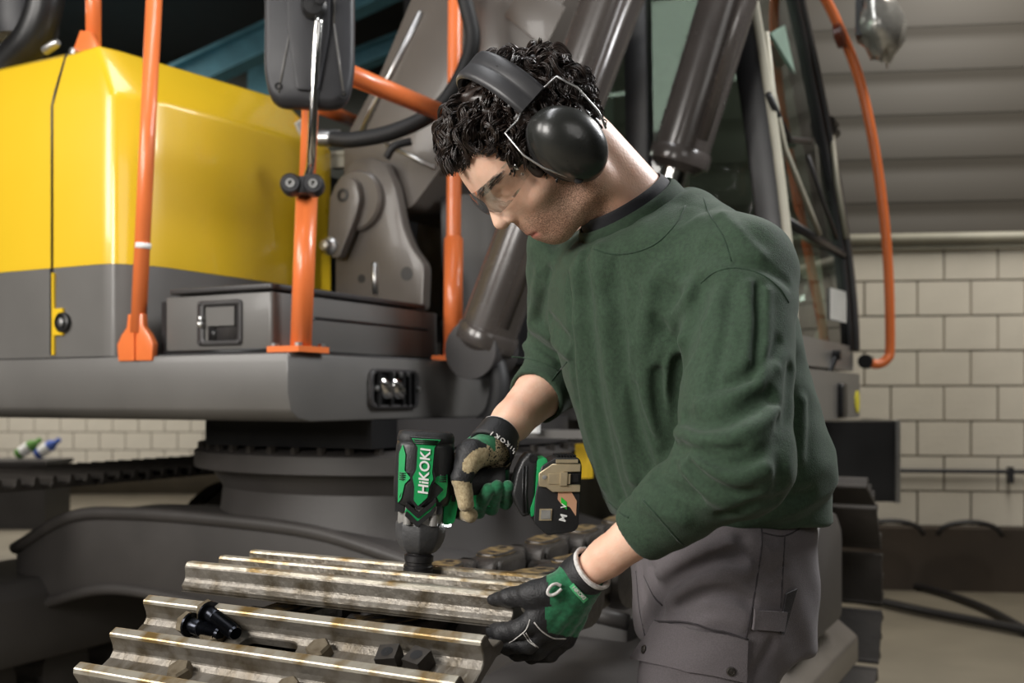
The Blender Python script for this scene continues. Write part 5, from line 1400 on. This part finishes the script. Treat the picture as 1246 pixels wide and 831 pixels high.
def make_curls(nlock, per):
    out = []
    dirs = rng.normal(size=(nlock*4, 3)); dirs /= np.linalg.norm(dirs, axis=1, keepdims=True)
    base = CRC+dirs*CRR; reg = hair_region(base.astype(np.float32)); k_ = reg < -.004; base = base[k_][:nlock]; reg = reg[k_][:nlock]
    nrm = (base-CRC)/CRR**2; nrm /= np.linalg.norm(nrm, axis=1, keepdims=True)
    n = len(base)
    crown = np.array([-.055, .10, 0.]); flow = base-crown; flow += np.array([.01, -.02, 0]); flow += rng.normal(size=(n, 3))*.03
    flow -= nrm*(flow*nrm).sum(1, keepdims=True); flow /= np.linalg.norm(flow, axis=1, keepdims=True)
    side_ = np.cross(nrm, flow)
    top = np.clip((base[:, 1]-.03)/.09, .0, 1); inner = np.clip(-reg/.03, .25, 1)
    under = np.exp(-((base[:, 0]+.012)/.026)**2)*np.clip((base[:, 1]-.05)/.03, 0, 1)       # pressed flat under the head band
    thick = (.006+.014*top)*rng.uniform(.7, 1.25, n)*inner*(1-.72*under); length = (.018+.026*top)*rng.uniform(.75, 1.25, n)*inner*(1-.5*under)
    K = 16; s = np.linspace(0, 1, K)
    turns = rng.uniform(.8, 1.7, n); ph = rng.uniform(0, 6.28, n); rad = rng.uniform(.0035, .0075, n)*(.45+.55*top)*(1-.6*under)*(.4+.6*inner); hand = rng.choice([-1, 1], n)
    env = np.sin(np.minimum(1, s*2.2)*math.pi/2)
    for k in range(per):
        dph = rng.normal(0, .16, n); jit = rng.normal(0, .0015, (n, 3))
        A = (ph+dph)[:, None]+2*math.pi*turns[:, None]*s[None]
        r_ = rad[:, None]*env[None]*rng.uniform(.75, 1.15, n)[:, None]
        pth = base[:, None, :]+jit[:, None, :]*(.6+.6*s[None, :, None])+nrm[:, None, :]*(thick[:, None]*np.sin(np.minimum(1, s*1.5)*math.pi/2)[None]*(1-.3*s[None]**2))[:, :, None]
        pth = pth+flow[:, None, :]*(length[:, None]*s[None]**1.15)[:, :, None]
        pth = pth+nrm[:, None, :]*(r_*np.cos(A))[:, :, None]+side_[:, None, :]*(r_*np.sin(A)*hand[:, None])[:, :, None]
        out.append(pth)
    P_ = np.concatenate(out)
    return HO+P_@HR.T.astype(float), np.array([.0006, .0008]+[.0009]*10+[.0008, .0007, .0005, .0003])
pth, rr = make_curls(950, 14)
hv, hq = strands_mesh(pth, rr, 3)
# eyebrows and stray sideburn hairs
bp_ = []
for sgn in (1, -1):
    for k in range(110):
        a = rng.uniform(0, 1); l0 = .009+.042*a; u0 = .0505+.003*math.sin(a*3)+rng.uniform(-.0035, .0035)
        c_ = np.array([.094-.34*(l0-.006)**1.25*3.0, u0, l0*sgn]); dr = np.array([-.004-.006*a, .003*(1-a), .009*sgn])*rng.uniform(.7, 1.1)
        bp_.append([c_+dr*t+np.array([.0015*math.sin(t*3), 0, 0]) for t in np.linspace(0, 1, 16)])
bp_ = np.array(bp_)
bw = HO+bp_@HR.T.astype(float)
bq = bw.reshape(-1, 3).astype(np.float32)
for _ in range(4):                                  # settle the brow hairs onto the skin
    dd = head_fn(bq); bq = bq-normals(head_fn, bq)*(dd-.0008)[:, None]
bw = bq.reshape(bw.shape)
ev, eq = strands_mesh(bw, np.linspace(.00038, .00012, 16), 3)
hair = link('hair', raw_mesh('hair', np.concatenate([v, hv, ev]), np.concatenate([q, hq+len(v), eq+len(v)+len(hv)])), 'hairm', man, True)

# ================================================================ ear defenders and safety glasses
HM = Matrix(((*map(float, (hf[0], hu[0], hl[0])), float(HO[0])), (*map(float, (hf[1], hu[1], hl[1])), float(HO[1])), (*map(float, (hf[2], hu[2], hl[2])), float(HO[2])), (0, 0, 0, 1)))   # local = (forward, up, left)
M['cup'] = mat('glossy_black_cup', hexc(38, 39, 37), .3, var=.15, scale=30, coat=.15, bump=.04, bscale=300)
M['bandm'] = mat('black_band_plastic', hexc(48, 48, 50), .42, var=.1, scale=30)
M['foam'] = mat('black_foam_cushion', hexc(20, 20, 21), .7)
em = thing('ear_defenders', 'black over-ear hearing protectors on the head of the man', 'ear defenders', mtx=HM)
for sg in (1, -1):
    mb = MB(); mb.T = Matrix.Translation((-.002, .022, 0)) @ Matrix.Rotation(math.radians(-8), 4, 'Z')
    pr = [(.92, .096), (1.0, .099), (1.03, .104), (1.0, .108), (.985, .112), (.94, .121), (.85, .129), (.70, .136), (.48, .141), (.24, .1435), (.0, .144)]
    rows = [[(.0385*k*math.cos(a), (.051*k)*math.sin(a)*(1+.06*math.cos(a)), sg*h) for a in [2*math.pi*j/40 for j in range(40)]] for k, h in pr]
    mb.grid(rows, closed=True); bmesh.ops.recalc_face_normals(mb.bm, faces=mb.bm.faces[:]); cup = mb.build('ear_cup', 'cup', em, 60)
    mb = MB(); mb.T = Matrix.Translation((-.002, .022, 0)) @ Matrix.Rotation(math.radians(-8), 4, 'Z')
    pr = [(.55, .070), (.9, .070), (1.0, .076), (1.02, .084), (1.0, .092), (.94, .097), (.5, .097)]
    rows = [[(.0375*k*math.cos(a), .05*k*math.sin(a), sg*h) for a in [2*math.pi*j/40 for j in range(40)]] for k, h in pr]
    mb.grid(rows, closed=True); bmesh.ops.recalc_face_normals(mb.bm, faces=mb.bm.faces[:]); mb.build('cushion', 'foam', em, 60)
    # steel wires from band to cup pivots
    wf = [(.004, .084, .088), (.018, .080, .0885), (.040, .062, .0935), (.046, .030, .104), (.042, .004, .112), (.030, -.022, .112), (.022, -.036, .110)]
    wb = [(-.026, .084, .088), (-.036, .082, .0885), (-.050, .062, .096), (-.056, .036, .105), (-.052, .0, .112), (-.044, -.02, .112)]
    for pts, nm in ((wf, 'band_wire'), (wb, 'band_wire')):
        mb = MB(); mb.tube([Vector((a, b+(.022 if c > .09 else .003), sg*c)) for a, b, c in pts], .0013, 8); mb.build(nm, 'bolt', em)
    mb = MB(); mb.lathe([(.005, -.004), (.005, .004), (.003, .005), (0, .005)], 12, (.022, -.014, sg*.110), (0, 0, sg)); mb.build('wire_pivot', 'bandm', em)
# padded head band
mb = MB(); rows = []
NB = 40
for j in range(NB+1):
    an = math.pi*(.10+.80*j/NB); cu = .050+.113*math.sin(an); cl_ = .092*math.cos(an)
    wd = .022
    nrm = Vector((0, math.sin(an), math.cos(an)*1.1)).normalized()
    c0 = Vector((-.012, cu, cl_)); ring = []
    for (a, b) in ((-wd, 0), (-wd+.002, .004), (-wd+.006, .0052), (-.002, .0045), (0, .0036), (.002, .0045), (wd-.006, .0052), (wd-.002, .004), (wd, 0), (wd-.003, -.004), (-wd+.003, -.004)):
        ring.append(c0+Vector((a, 0, 0))+nrm*b)
    rows.append(ring)
bv, fs = mb.grid(rows, closed=True); mb.bm.faces.new(bv[:11]); mb.bm.faces.new(bv[-11:])
bmesh.ops.recalc_face_normals(mb.bm, faces=mb.bm.faces[:]); mb.build('head_band', 'bandm', em, 50)

sg_ = thing('safety_glasses', 'clear wraparound safety glasses on the face of the man', 'glasses', mtx=HM)
mb = MB(); rows = []
for i in range(9):
    t = i/8; u0 = .058-.040*t; row = []
    for j in range(33):
        a = (j/32-.5)*2; l0 = .070*math.sin(a*1.45)/math.sin(1.45); f0 = .106-.052*abs(a)**2.4-.004*(t-.5)**2*4
        uu = u0+(.010*abs(a)**3 if t > .5 else 0)*(t-.5)*2+(.012*(1-min(1, abs(a)*5)))*max(0, t-.55)*2
        row.append((f0, uu, l0))
    rows.append(row)
mb.grid(rows); bmesh.ops.solidify(mb.bm, geom=mb.bm.faces[:], thickness=.0018); mb.build('lens', 'clearlens', sg_, 60)
for sg in (1, -1):
    mb = MB()
    for du in (.0, .011): mb.tube([(.056, .034+du, sg*.0705), (.030, .040+du, sg*.079), (.0, .044+du*.5, sg*.080)], .0011, 6)
    mb.build('temple_arm', 'clearlens', sg_)
    mb = MB(); mb.box((.050, .028, sg*.0715-.001), (.060, .052, sg*.0715+.001), .0008, 1); mb.build('hinge_block', 'clearlens', sg_)
    mb = MB(); mb.lathe([(.002, 0), (.002, .0016), (0, .002)], 10, (.055, .048, sg*.0728), (0, 0, sg)); mb.build('hinge_screw', 'chrome', sg_)

# ================================================================ impact wrench
M['tgreen'] = mat('green_tool_plastic', hexc(28, 150, 84), .38, var=.04, scale=30, bump=.05, bscale=400)
M['tgrey'] = mat('grey_gear_case', hexc(150, 148, 144), .4, .3, var=.15, scale=60, bump=.1, bscale=200)
M['tblack'] = mat('black_tool_plastic', hexc(38, 38, 39), .42, var=.12, scale=40, bump=.1, bscale=400)
M['trub'] = mat('black_tool_rubber', hexc(30, 30, 31), .6, var=.12, scale=50, bump=.2, bscale=300)
M['nosem'] = mat('dark_nose_rubber', hexc(66, 66, 67), .5, var=.15, scale=60, bump=.15, bscale=300)
M['tsock'] = mat('black_socket_steel', hexc(52, 51, 52), .4, .6, var=.2, scale=60)
M['hook'] = mat('champagne_steel_hook', hexc(206, 190, 158), .35, .6, var=.08, scale=50)
M['copper'] = mat('copper_label', hexc(214, 164, 132), .4, .2, var=.03)
M['brightgreen'] = mat('bright_green_print', hexc(40, 190, 60), .45, var=.02)
M['led'] = bpy.data.materials.new('lit_led'); M['led'].use_nodes = True
b_ = M['led'].node_tree.nodes['Principled BSDF']; b_.inputs['Emission Color'].default_value = (1, 1, 1, 1); b_.inputs['Emission Strength'].default_value = 6
wo = Vector((-.130, 1.470, .8285))
lean = Vector((.010, 0, 1)).normalized()
WM = frame(wo, Vector((1, .06, -.06)), Vector((-.06, 1, 0)))
SHE = Matrix.Identity(4); SHE[2][0] = .06
def MBH():
    mb = MB(); mb.T = SHE.copy(); return mb      # local x towards the handle, y away from the camera, z up the tool axis
wr = thing('impact_wrench', 'green and black cordless impact wrench standing nose down on the track shoe', 'power tool', mtx=WM)
def wp(mb, name, m, parent=None, sharp=40): return mb.build(name, m, parent or wr, sharp)
mb = MB(); mb.lathe([(.0205, .0), (.0205, .016), (.0195, .0165), (.0195, .018), (.0205, .0185), (.0205, .021), (.0185, .0225), (.0185, .026), (.0200, .027), (.0200, .035), (.0165, .037), (.0165, .042)], 36); wp(mb, 'socket', 'tsock')
mb = MB(); mb.lathe([(.0185, .0385), (.0235, .041), (.0285, .047), (.0325, .055), (.0348, .064), (.0352, .076), (.0345, .081), (.0318, .083)], 8); mb.bevel(mb.bm.faces[:], .003, 2, 15); wp(mb, 'nose_bumper', 'nosem')
mb = MB(); mb.lathe([(.0322, .078), (.0325, .11), (.031, .125)], 36); gc = wp(mb, 'gear_case', 'tgrey')
for an in (-1.05, -2.1, 1.05, 2.1):
    mb = MB(); mb.lathe([(.006, .080), (.006, .094), (.0045, .095), (.0045, .115)], 12, (.0345*math.cos(an), .0345*math.sin(an), 0)); wp(mb, 'case_screw', 'tgrey', gc)
# motor housing, squarish with rounded corners
def sq(r, k=.66, n=40):
    out = []
    for j in range(n):
        a = 2*math.pi*j/n; c_, s_ = math.cos(a), math.sin(a); e = 2/3.2
        out.append((r*math.copysign(abs(c_)**e, c_), r*math.copysign(abs(s_)**e, s_)))
    return out
mb = MB(); rows = [[(x, y, z) for x, y in sq(r)] for r, z in ((.032, .104), (.0369, .108), (.0398, .118), (.0405, .135), (.0405, .165), (.0398, .185), (.0388, .192))]
bv, fs = mb.grid(rows, closed=True); mb.bm.faces.new(bv[:40][::-1]); mb.bm.faces.new(bv[-40:]); mh = wp(mb, 'motor_housing', 'tblack', sharp=50)
mb = MB(); rows = [[(x, y, z) for x, y in sq(r)] for r, z in ((.0384, .191), (.0393, .194), (.0387, .2), (.0365, .2045), (.032, .206))]
bv, fs = mb.grid(rows, closed=True); mb.bm.faces.new(bv[-40:]); wp(mb, 'end_cap', 'trub', sharp=50)
# front (-y) face panels; FX turns (x, z) on the face to 3-D following the bulge
def fpt(x, z, o=0.):
    r = float(np.interp(z, [.08, .104, .108, .118, .135, .165, .185, .192], [.0325, .0345, .0369, .0398, .0405, .0405, .0398, .0388]))
    x = max(-r*.97, min(r*.97, x)); y = -r*(max(0, 1-abs(x/r)**3.2))**(1/3.2); return Vector((x, y-o, z))
def panel(poly, o0, o1, m, name, parent=None, nx=14, nz=18):
    """raised panel: 2-D outline mapped on the housing front, o1 proud"""
    pl = rpoly(poly, .0015, 2); cx_ = sum(a for a, b in pl)/len(pl); cz_ = sum(b for a, b in pl)/len(pl)
    mb = MB(); dense = []
    for i in range(len(pl)):
        a, b = pl[i], pl[(i+1) % len(pl)]; L_ = math.hypot(a[0]-b[0], a[1]-b[1]); k = max(1, int(L_/.004))
        for t in range(k): dense.append((a[0]+(b[0]-a[0])*t/k, a[1]+(b[1]-a[1])*t/k))
    n = len(dense)
    rows = [[fpt(a, b, o0) for a, b in dense], [fpt(a, b, o1*.8) for a, b in dense], [fpt(cx_+(a-cx_)*.97, cz_+(b-cz_)*.985, o1) for a, b in dense]]
    bv, fs = mb.grid(rows, closed=True)
    f = mb.bm.faces.new(bv[-n:]); bmesh.ops.recalc_face_normals(mb.bm, faces=mb.bm.faces[:])
    return wp(mb, name, m, parent or mh, 30)
z0 = lambda y: (707-y)/884.
X_ = lambda x: (x-515.5)/884.
panel([(X_(487), z0(612)), (X_(485), z0(552)), (X_(489), z0(541)), (X_(493), z0(552)), (X_(493), z0(572)), (X_(501), z0(580)), (X_(494), z0(588)), (X_(491), z0(606))], -.001, .0022, 'tgreen', 'side_panel')
panel([(X_(544), z0(600)), (X_(536), z0(608)), (X_(533), z0(601)), (X_(541), z0(592)), (X_(528), z0(582)), (X_(531), z0(577)), (X_(544), z0(574)), (X_(545), z0(584))], -.001, .0022, 'tgreen', 'side_panel')
panel([(X_(496), z0(531)), (X_(535), z0(531)), (X_(529), z0(542)), (X_(528), z0(570)), (X_(531), z0(580)), (X_(526), z0(588)), (X_(524), z0(603)), (X_(511.5), z0(618)), (X_(502), z0(607)), (X_(503), z0(590)), (X_(500), z0(578)), (X_(504), z0(570)), (X_(504), z0(543))], -.001, .0052, 'tblack', 'badge_frame')
lb = panel([(X_(499), z0(533)), (X_(534), z0(533)), (X_(527), z0(542)), (X_(526), z0(572)), (X_(528), z0(580)), (X_(524), z0(588)), (X_(522), z0(602)), (X_(511.5), z0(613)), (X_(506), z0(606)), (X_(506), z0(590)), (X_(503), z0(579)), (X_(507), z0(570)), (X_(507), z0(543))], .003, .0066, 'tgreen', 'badge_panel')
for k in range(3):
    z = z0(534.5+k*2.1); mb = MB(); mb.box((X_(502)+k*.0008, -.0478, z-.0007), (X_(531)-k*.0008, -.0440, z+.0007)); wp(mb, 'vent_slot', 'black', mh)
for xa, xb in ((487, 499), (533, 543)):
    for k in range(4):
        z = z0(575+k*2.4); a = fpt((X_(xa)+X_(xb))/2, z, .0024); mb = MB(); mb.box((X_(xa), a.y-.0006, z-.0006), (X_(xb), a.y+.002, z+.0006)); wp(mb, 'vent_slot', 'black', mh)
# chevron bands
for dz, m_, o_ in ((0, 'tblack', .006), (6.5, 'tgreen', .004), (10.5, 'tblack', .0052)):
    panel([(X_(498), z0(609+dz)), (X_(511.5), z0(621+dz)), (X_(527), z0(607+dz)), (X_(532), z0(601+dz)), (X_(533), z0(606+dz)), (X_(529), z0(612+dz)), (X_(512), z0(628+dz)), (X_(496), z0(615+dz))], -.001, o_, m_, 'chevron_band')
for xa, xb in ((484, 495), (529, 540)):
    a = fpt((X_(xa)+X_(xb))/2, .104); mb = MB(); mb.box((X_(xa), a.y-.001, z0(622)), (X_(xb), a.y+.012, z0(600)), .002); wp(mb, 'screw_boss', 'tblack', mh)
textmesh('brand_lettering', 'HiKOKI', .0185, 'white', wr, frame(Vector((X_(517.0), -.0476, z0(571))), Vector((0, 0, 1)), Vector((-1, 0, 0))), .0005, shear=.08)
# handle, trigger bow, battery foot
hz = z0(590)
mb = MBH(); mb.tube(bez([(.024, .0, hz-.004), (.05, .0, hz-.002), (.08, .0, hz+.002), (.112, .0, hz+.004)], 5), [.021]*5+[.0195]*5+[.019]*3+[.020]*3, 20); wp(mb, 'grip', 'trub')
mb = MBH(); mb.box((.03, -.012, hz-.03), (.10, .012, hz-.012), .006); wp(mb, 'grip_spine', 'tgreen')
mb = MBH(); mb.prism(rpoly([(.030, hz-.055), (.046, hz-.052), (.050, hz-.02), (.046, hz+.015), (.036, hz+.02), (.030, hz)], .006, 3), -.018, .018, 'y', .003); tg = wp(mb, 'trigger_housing', 'tgreen')
mb = MBH(); mb.box((.040, -.020, hz-.022), (.045, -.017, hz-.012), .001); wp(mb, 'mode_button', 'tblack', tg)
mb = MBH(); mb.box((.044, -.009, hz-.045), (.058, .009, hz-.016), .004); wp(mb, 'trigger', 'tblack', tg)
mb = MBH(); mb.lathe([(.0045, 0), (.0045, .003), (0, .004)], 14, (.037, -.006, hz-.054), (0, -.3, -1)); wp(mb, 'led_lamp', 'led', tg)
XF_ = lambda x: (x-513.5)/900.
# foot frame: tall black plate with an eyelet
poly = [(X_(622), z0(600)), (X_(626), z0(574)), (X_(632), z0(559)), (X_(640), z0(550)), (X_(650), z0(553)), (X_(653), z0(563)), (X_(650), z0(575)), (X_(650), z0(605)), (X_(646), z0(625)), (X_(637), z0(628)), (X_(630), z0(618))]
mb = MBH(); mb.prism(rpoly(poly, .004, 3), -.032, .034, 'y', .005, 3); ft = wp(mb, 'battery_foot', 'tblack')
mb = MBH(); mb.lathe([(.0062, 0), (.0062, .0006), (.0042, .0008), (.0042, -.003), (0, -.003)], 18, (X_(645), -.0322, z0(557)), (0, -1, 0)); wp(mb, 'lanyard_hole', 'black', ft)
for dx in (0, 4): 
    mb = MBH(); mb.tube([(X_(634+dx), -.0325, z0(566)), (X_(635+dx), -.0325, z0(600)), (X_(638+dx), -.0325, z0(622))], .0014, 8); wp(mb, 'foot_rib', 'black', ft)
mb = MBH(); mb.prism(rpoly([(X_(650), z0(558)), (X_(661), z0(556)), (X_(664), z0(566)), (X_(656), z0(575)), (X_(656), z0(600)), (X_(664), z0(600)), (X_(656), z0(620)), (X_(647), z0(628)), (X_(645), z0(618)), (X_(650), z0(600))], .003, 3), -.034, .034, 'y', .003); wp(mb, 'green_collar', 'tgreen')
# battery
poly = [(X_(655), z0(566)), (X_(672), z0(556)), (X_(700), z0(556)), (X_(704), z0(566)), (X_(704), z0(640)), (X_(698), z0(645)), (X_(667), z0(649)), (X_(650), z0(634)), (X_(650), z0(600))]
mb = MBH(); mb.prism(rpoly(poly, .005, 3), -.037, .037, 'y', .005, 3); bt = wp(mb, 'battery', 'tblack')
mb = MBH(); mb.prism(rpoly([(X_(677), z0(594)), (X_(691), z0(594)), (X_(700), z0(608)), (X_(700), z0(626)), (X_(692), z0(615)), (X_(682), z0(612)), (X_(677), z0(606))], .001, 2), -.0382, -.0368, 'y'); wp(mb, 'copper_label', 'copper', bt)
mb = MBH(); mb.prism([(X_(681), z0(603)), (X_(688), z0(609)), (X_(688.5), z0(618)), (X_(685), z0(616)), (X_(681), z0(609))], -.0388, -.0380, 'y'); wp(mb, 'green_mark', 'brightgreen', bt)
textmesh('battery_lettering', 'M', .013, 'white', bt, SHE @ frame(Vector((X_(685), -.0384, z0(628))), Vector((.25, 0, 1)), Vector((-1, 0, .25))), .0004)
textmesh('battery_lettering', 'V', .010, 'white', bt, SHE @ frame(Vector((X_(685), -.0392, z0(614))), Vector((.25, 0, 1)), Vector((-1, 0, .25))), .0004)
mb = MBH(); mb.box((X_(656), -.0385, z0(631)), (X_(671), -.036, z0(617)), .002); rb_ = wp(mb, 'release_button', 'hook', bt)
mb = MBH(); mb.box((X_(658), -.0395, z0(629)), (X_(669.5), -.038, z0(618.5)), .002); wp(mb, 'button_inset', 'tgrey', bt)
mb = MBH()
for k in range(7): mb.box((X_(674)+k*.004, -.03, z0(556)), (X_(674)+k*.004+.002, .03, z0(553.5)), .0006, 1)
wp(mb, 'grip_ridges', 'black', bt)
# belt hook
mb = MBH(); hp_ = [(X_(652), z0(574)), (X_(664), z0(566)), (X_(668), z0(563)), (X_(702), z0(563)), (X_(702), z0(573)), (X_(683), z0(573)), (X_(683), z0(588)), (X_(703), z0(588)), (X_(703), z0(597)), (X_(670), z0(597)), (X_(662), z0(591)), (X_(653), z0(590))]
mb.prism(hp_, -.0425, -.0385, 'y', .001, 1); hk = wp(mb, 'belt_hook', 'hook')
mb = MBH(); mb.box((X_(664), -.0440, z0(587)), (X_(690), -.042, z0(575)), .001); mb.box((X_(678), -.046, z0(589)), (X_(686), -.043, z0(573)), .001); wp(mb, 'hook_clip', 'hook', hk)
mb = MBH(); mb.box((X_(687), -.041, z0(585)), (X_(700), -.0372, z0(576)), .001); wp(mb, 'hook_shadow', 'black', hk)  # black block painting the shadow inside the hook opening
mb = MBH(); mb.box((X_(672), -.0435, z0(562)), (X_(698), -.030, z0(558)), .001); wp(mb, 'hook_top', 'hook', hk)
mb = MBH(); mb.lathe([(.003, 0), (.003, .0012), (0, .0016)], 10, (X_(659), -.0425, z0(579)), (0, -1, 0)); wp(mb, 'hook_screw', 'tgrey', hk)
